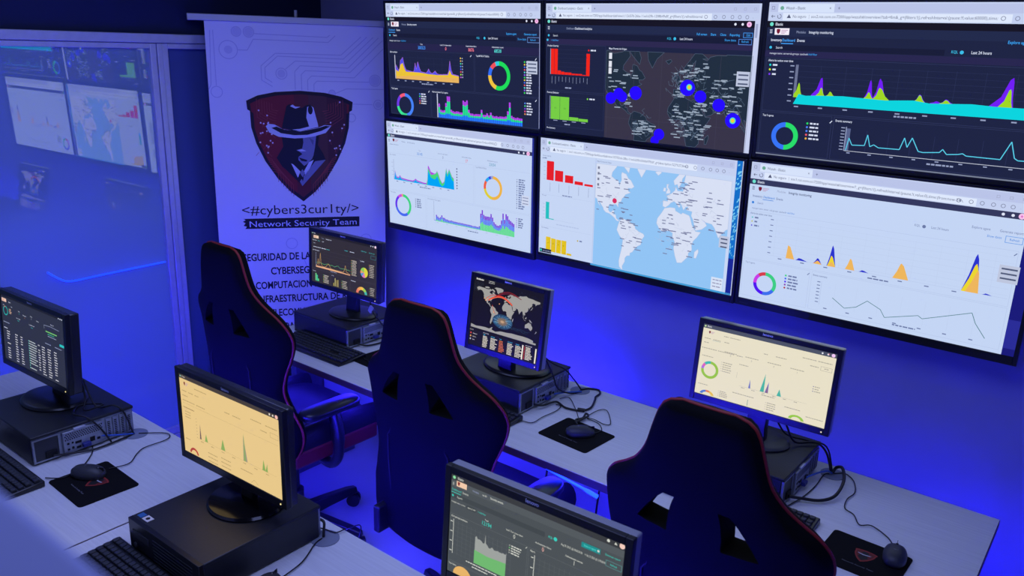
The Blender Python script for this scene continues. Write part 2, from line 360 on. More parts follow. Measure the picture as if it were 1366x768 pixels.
def tv_security(c):
    browser(c, 'Wazuh - Elastic', 'soc2.nst.com.co:7200/app/wazuh#/overview/?tab=general&_g=(filters:!(),refreshInterval:(pause:!f,value:60000))')
    elastic(c, True, None); logo_chip(c, .034, .160, .090, .202)
    c.text(.112, .190, 'Modules', .015, DIM, 4); c.text(.152, .190, 'Security events', .017, TXT, 4, bold=.012)
    c.text(.016, .240, 'Dashboard', .016, (70, 165, 255), 4, bold=.012); c.rect(.014, .252, .062, .257, (70, 165, 255), 4); c.text(.072, .240, 'Events', .016, TXT, 4, bold=.012)
    c.text(.80, .247, 'Explore agent', .017, (60, 165, 250), 4, bold=.01); c.text(.905, .247, 'Generate report', .017, (60, 165, 250), 4, bold=.01)
    c.rect(.01, .262, .64, .298, (24, 28, 54), 2); c.rect(.65, .262, .86, .298, (24, 28, 54), 2)
    c.disc(.022, .280, .005, CY, 4); c.text(.045, .287, 'Search', .016, TXT, 4); c.text(.618, .287, 'KQL', .016, CY, 4, bold=.01); c.disc(.668, .280, .006, CY, 4)
    c.text(.69, .287, 'Last 24 hours', .017, TXT, 4, bold=.01); c.text(.868, .287, 'Show dates', .017, (60, 165, 250), 4); c.frame(.925, .262, .995, .305, .002, (110, 150, 220), 4); c.text(.942, .290, 'Refresh', .016, (60, 165, 250), 4)
    c.text(.016, .333, 'manager.name: server', .014, TXT, 4); c.text(.096, .333, '+ Add filter', .014, (60, 165, 250), 4)
    c.rect(0, .345, 1, .405, (38, 36, 74), 2)
    for u, t, n, col in ((.248, 'Total', '300323', (70, 150, 255)), (.415, 'Level 12 or above alerts', '0', (255, 130, 150)), (.582, 'Authentication failure', '8676', (255, 130, 150)), (.749, 'Authentication success', '68530', (90, 225, 220))):
        c.text(u, .356, t, .012, TXT, 4, anchor='c', bold=.012); c.text(u, .394, n, .028, col, 4, anchor='c', bold=.01)
    for r in ((.006, .412, .598, .738), (.604, .412, .994, .738), (.006, .745, .30, .995), (.304, .745, .994, .995)): c.frame(*r, .0012, (52, 60, 98), 2)
    for u, v, t in ((.016, .435, 'Alert evolution'), (.612, .435, 'Top MITRE ATT&CKs'), (.014, .768, 'Top 5 agents'), (.312, .768, 'Alerts evolution Top 5 agents')): c.text(u, v, t, .014, TXT, 4, bold=.015)
    for k in range(9): c.rect(.05+.056*k, .455, .0506+.056*k, .668, (46, 54, 92), 2)
    for k in range(4): c.rect(.05, .47+.05*k, .50, .4712+.05*k, (46, 54, 92), 2)
    c.rect(.048, .455, .0525, .668, (200, 205, 230), 3)
    A = [(.054,.60),(.057,.543),(.074,.593),(.084,.575),(.090,.503),(.100,.49),(.109,.473),(.118,.54),(.130,.584),(.15,.59),(.178,.599),(.188,.59),(.198,.517),(.205,.575),(.217,.505),(.228,.56),(.238,.592),(.273,.600),(.285,.585),(.292,.562),(.305,.595),(.320,.600),(.338,.577),(.35,.60),(.366,.606),(.423,.60),(.432,.57),(.440,.483),(.448,.56),(.458,.595),(.475,.60),(.498,.607)]
    Y = [(.054,.63),(.056,.588),(.074,.605),(.09,.54),(.107,.524),(.118,.57),(.129,.600),(.226,.600),(.285,.608),(.354,.612),(.425,.606),(.438,.561),(.45,.60),(.498,.612)]
    c.area(A, .668, (82, 78, 235), 3); c.area([(u, max(v, .585) if False else v) for u, v in Y], .668, (236, 196, 52), 4); c.area([(.054, .648), (.2, .63), (.498, .625)], .668, (232, 180, 95), 5)
    c.line(A, .0016, (190, 120, 220), 5)
    for k in range(8): c.rect(.062+.054*k, .680, .076+.054*k, .688, DIM, 3)
    dash(c, .24, .695, .08, DIM)
    LC = [(240, 200, 70), (235, 180, 90), (70, 220, 170), (90, 150, 255), (90, 90, 245), (240, 90, 110), (170, 230, 70), (200, 100, 230)]
    legend(c, .512, .456, .526, .617, LC, TXT, 8)
    c.donut(.756, .584, .068, .048, [(.555, (30, 220, 90)), (.195, (240, 195, 60)), (.10, (50, 110, 245)), (.09, (240, 80, 90)), (.06, (50, 205, 225))])
    legend(c, .909, .459, .955, .708, [(60, 220, 90), (240, 200, 70), (80, 120, 250), (240, 90, 110), (90, 220, 220), (150, 100, 250)], TXT, 13); floater(c, .922, .449, .983, .551)
    c.donut(.112, .907, .063, .046, [(.47, (70, 130, 250)), (.25, (60, 230, 150)), (.17, (110, 60, 230)), (.11, (245, 90, 120))], a=1.72)
    legend(c, .222, .793, .27, .876, [(90, 150, 255), (70, 220, 150), (130, 80, 245), (245, 90, 160), (240, 150, 80)], TXT, 5)
    legend(c, .912, .793, .957, .882, [(90, 150, 255), (70, 220, 150), (130, 80, 245), (245, 90, 160), (240, 150, 80)], TXT, 5)
    c.rect(.344, .775, .350, .988, (200, 205, 230), 3)
    H = [.105,.05,.045,.05,.115,.175,.175,.06,.05,.045,.05,.05,.045,.045,.15,.14,.155,.075,.045,.045,.04,.045,.045,.045,.085,.045,.045,.06,.045,.07,.045,.04,.045,.04,.045,.045,.045,.05,.095,.17,.06,.05,.045,.05,.045,.045]
    for i, h in enumerate(H):
        u = .353+.545*i/len(H); w_ = .0105; t = h*1.0
        c.rect(u, .988-.03-.012*(h > .08), u+w_, .988, (40, 120, 255), 3); c.rect(u, .988-t*.8-.01, u+w_, .958, (40, 225, 150), 3); c.rect(u, .988-t-.02, u+w_, .988-t*.8-.01, (180, 70, 235), 3)
    for k in range(4): edit_icon(c, (.575, .97, .285, .972)[k], (.425, .425, .757, .757)[k], TXT)
    c.rect(.9935, .16, .997, .99, (150, 158, 200), 4)

def tv_darkmap(c):
    R = .978
    browser(c, 'Dashboard analytics - Elastic', 'soc2.nst.com.co:7200/app/dashboards#/view/c113d370-26ba-11ed-b29b-120f8b49e8?_g=(filters:!(),refreshInterval', right=1.0)
    elastic(c, True, ('Dashboard', 'Dashboard analytics'), .111, .158, R)
    c.rect(R, .10, 1, 1, (200, 208, 240), 2); c.rect(R+.004, .13, R+.013, .22, (160, 168, 205), 3)
    for u, t in ((.74, 'Full screen'), (.80, 'Share'), (.84, 'Clone'), (.88, 'Reporting')): c.text(u, .212, t, .016, (60, 165, 250), 4, bold=.012)
    c.frame(.935, .188, .985*R+.01, .222, .002, (70, 150, 240), 4); c.text(.948, .212, 'Edit', .016, (60, 165, 250), 4)
    c.rect(0, .222, R, .265, (24, 28, 54), 2); c.disc(.016, .24, .005, CY, 4); c.text(.04, .247, 'Search', .015, TXT, 4); c.text(.61, .247, 'KQL', .016, CY, 4); c.disc(.645, .24, .006, CY, 4); c.text(.667, .247, 'Last 24 hours', .016, TXT, 4, bold=.01)
    c.text(.86, .247, 'Show dates', .016, (60, 165, 250), 4); c.frame(.918, .230, .972, .268, .002, (90, 140, 230), 4); c.text(.93, .254, 'Refresh', .015, (60, 165, 250), 4)
    c.rect(0, .265, R, .305, (44, 40, 78), 2); c.disc(.010, .275, .005, CY, 4); c.text(.028, .283, '+ Add filter', .014, (60, 165, 250), 4)
    c.text(.010, .325, 'Product Severity', .014, TXT, 4, bold=.012)
    c.text(.010, .690, 'Protocol Behavior', .014, TXT, 4, bold=.012); c.text(.010, .975, 'Port Summary', .013, TXT, 4, bold=.012)
    for k in range(6): c.rect(.03, .345+.033*k, .245, .3462+.033*k, (48, 54, 92), 2)
    red = (242, 38, 22)
    c.rect(.026, .34, .029, .54, DIM, 3)
    for i, h in enumerate([.196, .196, .03, .022, .018, .018, .012, .012, .012, .006, .168]):
        u = .030+.0191*i; c.rect(u, .538-h, u+.0178, .538, red, 3); c.rect(u+.006, .555, u+.0075, .59+random.uniform(0, .025), DIM, 3)
    legend(c, .232, .345, .275, .345, [red], TXT, 1); dash(c, .11, .635, .035, DIM)
    for k in range(9): c.rect(.03, .72+.02*k, .24, .7212+.02*k, (48, 54, 92), 2)
    gr = (118, 205, 66)
    for i, h in enumerate([.183, .183, .028, .022]):
        u = .032+.0515*i; c.rect(u, .896-h, u+.050, .896, gr, 3); c.rect(u+.015, .902, u+.038, .908, DIM, 3)
    c.text(.057, .812, '101', .014, (70, 120, 60), 4, anchor='c'); c.text(.109, .812, '101', .014, (70, 120, 60), 4, anchor='c')
    c.rect(.026, .71, .029, .896, DIM, 3); legend(c, .232, .715, .275, .715, [gr], TXT, 1); dash(c, .11, .925, .03, DIM)
    c.frame(.004, .308, .318, .665, .0012, (52, 60, 98), 2); c.frame(.004, .675, .318, .950, .0012, (52, 60, 98), 2)
    c.text(.335, .330, 'Mapa Puertas de Origen', .014, TXT, 4, bold=.012)
    B = (.324, .338, R, .998); c.rect(*B, (56, 52, 70), 2)
    y0 = merc(38); ky = .150
    f = lambda lo, la: (.679+lo*.00288, .628+(y0-merc(la))*.293)
    worldmap(c, B, f, (33, 46, 62), (86, 104, 128))
    for lo in range(-120, 110, 45): c.rect(f(lo, 0)[0], .338, f(lo, 0)[0]+.001, .998, (70, 68, 88), 4)
    for la in (0,): c.rect(.324, f(0, la)[1], R, f(0, la)[1]+.0015, (70, 68, 88), 4)
    rs = random.Random(3)
    for lo0, lo1, la0, la1, n in ((-120, -75, 15, 58, 26), (-75, -45, -22, 8, 24), (-10, 40, 36, 65, 44), (-15, 45, -20, 32, 56), (45, 100, 15, 60, 40)):
        for k in range(n):
            u, v = f(rs.uniform(lo0, lo1), rs.uniform(la0, la1))
            if .33 < u < R-.03 and .35 < v < .985: c.rect(u, v, u+rs.uniform(.012, .032), v+.008, (150, 165, 185), 5)
    for lo0, lo1, la0, la1, n in ((-10, 40, 36, 62, 60), (45, 95, 20, 55, 40), (-10, 40, -15, 25, 50), (10, 38, -33, -10, 16), (-72, -45, -20, 5, 24)):
        for k in range(n):
            p = [f(rs.uniform(lo0, lo1), rs.uniform(la0, la1))]
            for j in range(3): p.append((p[-1][0]+rs.uniform(-.02, .02), p[-1][1]+rs.uniform(-.03, .03)))
            if all(.33 < q[0] < R-.01 and .35 < q[1] < .985 for q in p): c.line(p, .001, (96, 116, 140), 4)
    bl = (38, 8, 255)
    for u, v, r in ((.353, .692, .026), (.392, .655, .026), (.410, .675, .024), (.475, .641, .030), (.715, .578, .034), (.775, .634, .026), (.857, .684, .027), (.921, .783, .032), (.597, .932, .025), (.578, .982, .020)): c.disc(u, v, r, bl, 6, a=1.68)
    for u, v in ((.723, .573), (.921, .783)): c.disc(u, v, .013, (60, 190, 255), 7); c.disc(u, v, .010, (150, 240, 90), 8); c.disc(u, v, .006, (255, 190, 60), 9)
    for v in (.355, .415, .465): c.rect(.337, v, .352, v+.045, (225, 228, 240), 6)
    floater(c, .922, .445, .976, .545)

def tv_integrity(c, dark=True):
    browser(c, 'Wazuh - Elastic', 'soc2.nst.com.co:7200/app/wazuh#/overview/?tab=fim&_g=(filters:!(),refreshInterval:(pause:!f,value:60000),time:')
    elastic(c, True, ('Modules', 'Integrity monitoring'), .117, .158); logo_chip(c, .030, .162, .085, .204)
    for u, t, col in ((.018, 'Inventory', TXT), (.062, 'Dashboard', (70, 165, 255)), (.118, 'Events', TXT)): c.text(u, .245, t, .017, col, 4, bold=.014)
    c.rect(.058, .256, .104, .261, (70, 165, 255), 4); c.text(.80, .225, 'Explore agent', .017, (60, 165, 250), 4, bold=.012); c.text(.90, .225, 'Generate report', .017, (60, 165, 250), 4)
    c.rect(.01, .268, .62, .302, (24, 28, 54), 2); c.disc(.020, .285, .005, CY, 4); c.text(.040, .292, 'Search', .015, TXT, 4); c.text(.640, .286, 'KQL', .016, CY, 4, bold=.012); c.disc(.672, .280, .006, CY, 4); c.text(.700, .287, 'Last 24 hours', .017, TXT, 4, bold=.012)
    c.rect(0, .305, 1, .345, (40, 38, 78), 2); c.text(.018, .328, 'manager.name: server', .013, TXT, 4); c.text(.092, .328, 'rule.groups: syscheck', .013, TXT, 4); c.text(.158, .328, '+ Add filter', .013, (60, 165, 250), 4)
    c.frame(.008, .352, .992, .700, .0012, (52, 60, 98), 2); c.frame(.008, .708, .278, .985, .0012, (52, 60, 98), 2); c.frame(.286, .708, .992, .985, .0012, (52, 60, 98), 2)
    c.text(.016, .375, 'Alerts by action over time', .014, TXT, 4, bold=.014); c.text(.014, .738, 'Top 5 agents', .013, TXT, 4, bold=.012); c.text(.292, .738, 'Events summary', .014, TXT, 4, bold=.014)
    legend(c, .025, .398, .055, .458, [(30, 220, 220), (210, 225, 40), (120, 60, 240)], TXT, 3)
    for k in range(10): c.rect(.128+.09*k, .39, .1288+.09*k, .645, (48, 56, 96), 2)
    for k in range(7): c.rect(.125, .395+.036*k, .985, .3962+.036*k, (48, 56, 96), 2); c.rect(.103, .395+.038*k, .118, .402+.038*k, DIM, 3)
    c.rect(.124, .39, .134, .60, (110, 118, 150), 2)
    def bump(pts, cx, h, wl, wr):
        return [(cx-wl, .580), (cx-wl*.45, .580-h*.35), (cx-wl*.15, .580-h*.92), (cx, .580-h), (cx+wr*.25, .580-h*.85), (cx+wr*.6, .580-h*.3), (cx+wr, .580)]
    for cx, h, wl, wr in ((.226, .116, .035, .012), (.398, .117, .018, .014), (.429, .128, .02, .03), (.565, .046, .02, .02), (.649, .026, .02, .025), (.620, .012, .02, .02), (.837, .170, .06, .012)): c.area(bump(0, cx, h, wl, wr), .60, (112, 30, 245), 3)
    for cx, h, wl, wr in ((.143, .075, .017, .012), (.227, .052, .018, .014), (.260, .030, .015, .018), (.396, .041, .018, .016), (.431, .072, .02, .035), (.565, .042, .02, .018), (.649, .022, .02, .02), (.834, .106, .03, .012)): c.area(bump(0, cx, h, wl, wr), .60, (160, 215, 30), 4)
    T = [(.127,.644),(.145,.577),(.172,.586),(.22,.580),(.308,.574),(.374,.578),(.455,.583),(.546,.572),(.600,.584),(.644,.580),(.729,.572),(.798,.578),(.876,.578),(.93,.574),(.985,.580)]
    c.area(T, .644, (10, 212, 222), 5)
    for k in range(9): c.rect(.132+.09*k, .656, .148+.09*k, .664, DIM, 3)
    dash(c, .49, .672, .075, DIM)
    c.donut(.108, .862, .052, .034, [(.5, (40, 220, 105)), (.5, (55, 115, 245))]); legend(c, .190, .765, .245, .865, [(40, 220, 105), (80, 130, 250), (80, 130, 250), (240, 90, 110), (240, 180, 70)], TXT, 5)
    edit_icon(c, .272, .735, TXT)
    c.rect(.333, .765, .336, .920, DIM, 3); c.rect(.336, .775, .350, .918, (90, 100, 140), 2); c.rect(.335, .918, .985, .921, (200, 205, 225), 3)
    for k in range(9): c.rect(.345+.075*k, .928, .357+.075*k, .935, DIM, 3); c.rect(.333+.075*k, .78, .334+.075*k, .918, (48, 56, 96), 2); 
    for k in range(8): c.rect(.316, .77+.02*k, .330, .776+.02*k, DIM, 3)
    dash(c, .62, .945, .085, DIM)
    L = [(.341,.916),(.348,.835),(.361,.879),(.405,.874),(.412,.805),(.424,.878),(.437,.864),(.454,.880),(.525,.878),(.537,.803),(.549,.860),(.562,.799),(.587,.878),(.603,.882),(.655,.872),(.664,.852),(.678,.880),(.713,.873),(.727,.866),(.739,.878),(.841,.879),(.865,.771),(.881,.864),(.892,.876),(.97,.873)]
    c.line(L, .0030, (90, 205, 235), 4)
    c.rect(0, .992, 1, 1, (120, 128, 150), 3)

WT = (108, 122, 166); WL = (178, 194, 228)
def tv_lightsec(c):
    R = .988
    browser(c, 'Wazuh - Elastic', 'soc1.nst.com.co:7200/app/wazuh#/overview/?tab=general&_g=(filters:!(),refreshInterval:(pause:!f,value:60000))', right=R)
    elastic(c, False, None, .120, .150, R); c.rect(R, 0, 1, 1, (40, 50, 150), 2)
    logo_chip(c, .036, .158, .095, .196, None); c.text(.112, .186, 'Modules', .013, WT, 4); c.text(.155, .186, 'Security events', .014, WT, 4)
    c.text(.02, .222, 'manager.name: server', .012, WT, 4)
    for u, t, n, col in ((.245, 'Total', '30140', (80, 140, 220)), (.412, 'Level 12 or above alerts', '0', (120, 130, 170)), (.575, 'Authentication failure', '57', (225, 110, 130)), (.744, 'Authentication success', '23034', (70, 150, 185))):
        c.text(u, .248, t, .011, WT, 4, anchor='c'); c.text(u, .287, n, .026, col, 4, anchor='c')
    for r in ((.006, .30, .62, .66), (.628, .30, .982, .66), (.006, .67, .28, .985), (.288, .67, .982, .985)): c.frame(*r, .001, WL, 2)
    for u, v, t in ((.016, .322, 'Alert evolution'), (.636, .322, 'Top MITRE ATT&CKs'), (.014, .692, 'Top 5 agents'), (.296, .692, 'Alerts evolution Top 5 agents')): c.text(u, v, t, .012, WT, 4)
    A = [(.046,.557),(.050,.51),(.054,.463),(.058,.495),(.065,.526),(.08,.53),(.091,.507),(.102,.53),(.152,.538),(.188,.538),(.20,.53),(.210,.515),(.222,.53),(.266,.540),(.291,.540),(.298,.50),(.304,.367),(.312,.385),(.324,.425),(.351,.437),(.360,.43),(.369,.407),(.38,.44),(.388,.475),(.405,.515),(.419,.495),(.428,.42),(.434,.367),(.442,.42),(.448,.40),(.454,.372),(.465,.405),(.475,.44),(.486,.452),(.489,.557)]
    c.area(A, .557, (176, 70, 225), 3); c.area([(u, v+(.012 if u < .3 else .03 if u < .33 else .006)) for u, v in A], .557, (70, 215, 120), 4); c.area([(u, min(.556, v+(.014 if u < .29 else .055 if u < .36 else .05 if u < .40 else .03))) for u, v in A], .557, (0, 164, 245), 5)
    c.rect(.044, .36, .0455, .557, WT, 3)
    for k in range(8): c.rect(.062+.054*k, .568, .076+.054*k, .574, WT, 3)
    for k in range(4): c.rect(.028, .39+.04*k, .040, .397+.04*k, WL, 3)
    dash(c, .24, .585, .08, WT, h=.008)
    legend(c, .508, .36, .514, .54, [(90, 100, 140)], WT, 8)
    c.donut(.748, .480, .060, .045, [(.52, (238, 180, 72)), (.20, (222, 205, 50)), (.12, (240, 95, 60)), (.08, (40, 165, 240)), (.04, (50, 70, 225)), (.04, (150, 160, 215))])
    legend(c, .900, .37, .950, .62, [(150, 160, 190), (90, 100, 150)], WT, 14, .003); c.rect(.93, .50, .975, .585, (205, 214, 238), 5)
    for k in range(3): c.rect(.936, .515+.026*k, .97, .522+.026*k, (130, 140, 175), 6)
    c.donut(.109, .800, .062, .047, [(.40, (60, 208, 125)), (.30, (70, 105, 240)), (.19, (100, 50, 235)), (.08, (205, 80, 225)), (.03, (240, 150, 130))])
    legend(c, .205, .715, .25, .79, [(100, 110, 150)], WT, 5, .003); legend(c, .90, .715, .945, .79, [(150, 120, 220)], WT, 5, .003)
    H = [.008,.06,.045,.035,.045,.065,.045,.045,.035,.035,.03,.03,.035,.032,.03,.03,.03,.028,.03,.028,.03,.028,.028,.028,.028,.028,.028,.025,.025,.028,.025,.025,.035,.155,.19,.15,.14,.14,.14,.14,.17,.14,.10,.085,.075,.075,.085,.13,.195,.14,.195,.18,.15,.14,.13,.12]
    for i, h in enumerate(H):
        u = .345+.543*i/len(H); w_ = .0082; g = h*(.42 if h > .06 else .2)
        c.rect(u, .888-g, u+w_, .888, (80, 220, 130), 3); c.rect(u, .888-h*.75, u+w_, .888-g, (80, 120, 240), 3); c.rect(u, .888-h, u+w_, .888-h*.75, (120, 50, 215), 3)
    c.rect(.340, .70, .3415, .888, WT, 3); dash(c, .58, .915, .07, WT, h=.008)
    for k in range(8): c.rect(.36+.068*k, .898, .374+.068*k, .904, WL, 3)

def tv_lightmap(c):
    R = .972
    browser(c, 'Dashboard analytics - Elastic', 'soc1.nst.com.co:7200/app/dashboards#/view/1f3702c6-28bc-11ed-b29b-03dde97fdd?_g=(description:%27%27,filters', right=R)
    c.rect(0, .112, R, .985, (198, 214, 244), 1)
    c.text(.014, .150, 'Product Severity', .011, WT, 4); c.disc(.016, .166, .003, WT, 4); dash(c, .022, .161, .014, WT, h=.008)
    c.text(.014, .485, 'Protocol', .011, WT, 4); c.text(.014, .765, 'Port Summary', .011, WT, 4)
    red = (228, 30, 34)
    for i, (u0, u1, v0) in enumerate(((.038, .079, .186), (.086, .132, .256), (.143, .189, .284), (.197, .243, .322), (.251, .297, .333))):
        c.rect(u0, v0, u1, .346 if i < 3 else .350, red, 3); c.rect((u0+u1)/2, .365, (u0+u1)/2+.0014, .44, WT, 3)
    dash(c, .13, .455, .055, WT, h=.008)
    for k in range(5): c.rect(.020, .20+.034*k, .031, .206+.034*k, WL, 3); c.rect(.020, .55+.03*k, .031, .556+.03*k, WL, 3)
    c.rect(.037, .533, .057, .680, (36, 190, 190), 3); c.rect(.057, .672, .085, .680, (36, 190, 190), 3); c.rect(.057, .678, .20, .680, WL, 3); dash(c, .10, .71, .13, WL, h=.008)
    for i, v in enumerate((.835, .842, .844, .842, .945)): c.rect(.042+.0305*i, v, .0700+.0305*i, .962, (226, 194, 14), 3); c.rect(.052+.03*i, .885, .058+.03*i, .891, (170, 140, 10), 4) if i < 4 else None
    legend(c, .225, .82, .255, .82, [(190, 170, 60)], WT, 1)
    c.rect(.006, .945, .075, .980, (30, 34, 62), 5); c.disc(.014, .962, .006, (60, 200, 180), 6); c.text(.025, .968, 'soc1.nst.com.co', .012, (190, 200, 230), 6)
    for v in (.47, .745): c.rect(.006, v, .30, v+.0015, WL, 3)
    c.rect(.306, .112, .310, .985, (186, 202, 236), 3); c.text(.314, .140, 'Mapa Puertas de Origen', .012, WT, 5)
    B = (.312, .152, .958, .983); c.rect(*B, (146, 196, 244), 2)
    y0 = merc(36.5)
    f = lambda lo, la: (.683+lo*.00308, .415+(y0-merc(la))*.312)
    worldmap(c, B, f, (216, 224, 244), (176, 190, 222))
    rs = random.Random(5)
    for lo0, lo1, la0, la1, n in ((-118, -70, 18, 60, 26), (-78, -45, -30, 8, 18), (-8, 40, 38, 66, 26), (-15, 42, -28, 30, 40), (45, 90, 15, 60, 22), (-80, -60, 10, 24, 8)):
        for k in range(n):
            u, v = f(rs.uniform(lo0, lo1), rs.uniform(la0, la1))
            if .32 < u < .92 and .17 < v < .96: c.rect(u, v, u+rs.uniform(.010, .032), v+.007, (118, 124, 160), 5)
    for lo0, lo1, la0, la1, n in ((-8, 38, 40, 60, 14), (-10, 38, -20, 22, 26), (45, 90, 25, 55, 14), (-70, -48, -25, 0, 10), (-115, -80, 30, 55, 10)):
        for k in range(n):
            p = [f(rs.uniform(lo0, lo1), rs.uniform(la0, la1))]
            for j in range(2): p.append((p[-1][0]+rs.uniform(-.02, .02), p[-1][1]+rs.uniform(-.03, .03)))
            if all(.32 < q[0] < .95 and .17 < q[1] < .97 for q in p): c.line(p, .0009, (180, 190, 216), 5)
    c.disc(.415, .431, .0115, (214, 44, 96), 6)
    for k in range(4): c.rect(.320, .175+.045*k, .330, .195+.045*k, (120, 126, 150), 5)
    c.rect(.905, .885, .957, .983, (214, 226, 246), 5)
    for k in range(3): dash(c, .912, .90+.026*k, .04, (150, 150, 180), 6, .008)
    floater(c, .925, .56, .967, .65)
    # desktop wallpaper showing past the window
    c.rect(R, 0, 1, 1, (18, 110, 200), 2); c.rect(R, .72, 1, 1, (26, 40, 150), 3)
    rs = random.Random(9)
    for k in range(60):
        v = rs.uniform(.02, .70); u = R+rs.uniform(.001, .02); s_ = rs.uniform(.005, .011)*(1.1-v)
        c.poly([(u, v), (min(1, u+s_), v-.008), (min(1, u+s_), v+.004), (u, v+.012)], (120, 205, 240), 4)
    c.rect(.996, 0, 1, 1, (200, 210, 230), 5); c.rect(.30, .985, 1, 1, (70, 160, 220), 3)

def tv_lightfim(c):
    R = .962
    browser(c, 'Wazuh - Elastic', 'soc1.nst.com.co:7200/app/wazuh#/overview/?_g=(filters:!(),refreshInterval:(pause:!t,value:0),time:(from:now-24h,', right=R)
    elastic(c, False, ('Modules', 'Integrity monitoring'), .117, .156, R); c.rect(R, 0, 1, 1, (26, 26, 120), 2); c.rect(R, .77, 1, .955, (42, 44, 150), 3)
    logo_chip(c, .030, .165, .085, .205, None)
    for u, t, col in ((.016, 'Inventory', WT), (.060, 'Dashboard', (50, 130, 220)), (.112, 'Events', WT)): c.text(u, .245, t, .016, col, 4, bold=.012)
    c.rect(.058, .254, .102, .258, (50, 130, 220), 4); c.text(.80, .245, 'Explore agent', .016, WT, 4); c.text(.885, .245, 'Generate report', .016, WT, 4)
    c.disc(.020, .285, .005, (50, 130, 220), 4); c.text(.038, .291, 'Search', .014, WT, 4); c.text(.62, .285, 'KQL', .015, WT, 4); c.disc(.652, .280, .006, WT, 4); c.text(.675, .286, 'Last 24 hours', .016, WT, 4)
    c.text(.85, .286, 'Show dates', .015, (50, 130, 220), 4); c.frame(.905, .262, .958, .305, .002, (110, 160, 230), 4); c.text(.918, .290, 'Refresh', .015, (50, 130, 220), 4)
    c.text(.018, .330, 'manager.name: server', .012, WT, 4); c.text(.09, .330, 'rule.groups: syscheck', .012, WT, 4); c.text(.155, .330, '+ Add filter', .012, (50, 130, 220), 4)
    c.frame(.006, .345, .952, .694, .001, WL, 2); c.frame(.006, .702, .277, .975, .001, WL, 2); c.frame(.285, .702, .952, .975, .001, WL, 2)
    c.text(.014, .368, 'Alerts by action over time', .013, WT, 4, bold=.01); legend(c, .024, .392, .055, .450, [(60, 190, 190), (200, 200, 70), (90, 60, 220)], WT, 3, .003)
    for k in range(10): c.rect(.125+.085*k, .38, .1256+.085*k, .645, (184, 200, 232), 2)
    for k in range(7): c.rect(.12, .385+.04*k, .945, .3862+.04*k, (184, 200, 232), 2); c.rect(.100, .385+.04*k, .112, .391+.04*k, WT, 3)
    c.rect(.10, .644, .945, .6455, WL, 3)
    def hill(u0, u1, up_, v, col, lay): c.area([(u0, .645), (u0+(up_-u0)*.5, .645-(.645-v)*.45), (u0+(up_-u0)*.85, .645-(.645-v)*.92), (up_, v), (up_+(u1-up_)*.3, .645-(.645-v)*.85), (u1, .645)], .646, col, lay)
    O = (238, 182, 92); B_ = (42, 52, 205); Y = (236, 214, 46)
    c.area([(.176, .645), (.180, .55), (.190, .56), (.209, .640)], .646, O, 3); hill(.215, .262, .228, .628, B_, 3); hill(.284, .317, .300, .604, B_, 3); hill(.284, .317, .300, .622, O, 4)
    hill(.336, .369, .351, .498, B_, 3); hill(.338, .369, .350, .570, Y, 4); hill(.340, .369, .352, .612, O, 5); hill(.405, .440, .421, .567, O, 3); hill(.455, .49, .468, .632, B_, 3)
    hill(.575, .630, .599, .540, O, 3); hill(.803, .856, .835, .398, B_, 3); hill(.803, .856, .838, .46, Y, 4); hill(.815, .857, .846, .50, O, 5); hill(.87, .90, .88, .636, B_, 3)
    for k in range(8): c.rect(.145+.09*k, .656, .160+.09*k, .663, WT, 3)
    dash(c, .49, .672, .075, WT, h=.009)
    c.donut(.103, .862, .048, .034, [(.34, (60, 205, 130)), (.18, (60, 110, 235)), (.22, (80, 20, 240)), (.15, (200, 60, 230)), (.11, (215, 60, 70))])
    c.text(.014, .730, 'Top 5 agents', .012, WT, 4); c.text(.290, .732, 'Events summary', .013, WT, 4, bold=.01); legend(c, .185, .77, .24, .86, [(60, 205, 130), (60, 110, 235), (80, 20, 240), (140, 60, 180), (180, 60, 70)], WT, 5)
    c.rect(.326, .76, .3275, .93, WL, 3)
    for k in range(7): c.rect(.310, .765+.024*k, .322, .771+.024*k, WT, 3); c.rect(.345+.085*k, .945, .358+.085*k, .952, WT, 3); c.rect(.38+.08*k, .76, .3806+.08*k, .93, (184, 200, 232), 2)
    dash(c, .60, .955, .08, WT, h=.009)
    c.line([(.374,.862),(.423,.918),(.465,.893),(.502,.835),(.552,.875),(.570,.923),(.682,.863),(.697,.879),(.851,.775),(.867,.838),(.904,.922)], .0022, (72, 122, 130), 4)
    floater(c, .905, .44, .966, .55); edit_icon(c, .268, .72, WT); edit_icon(c, .94, .36, WT)

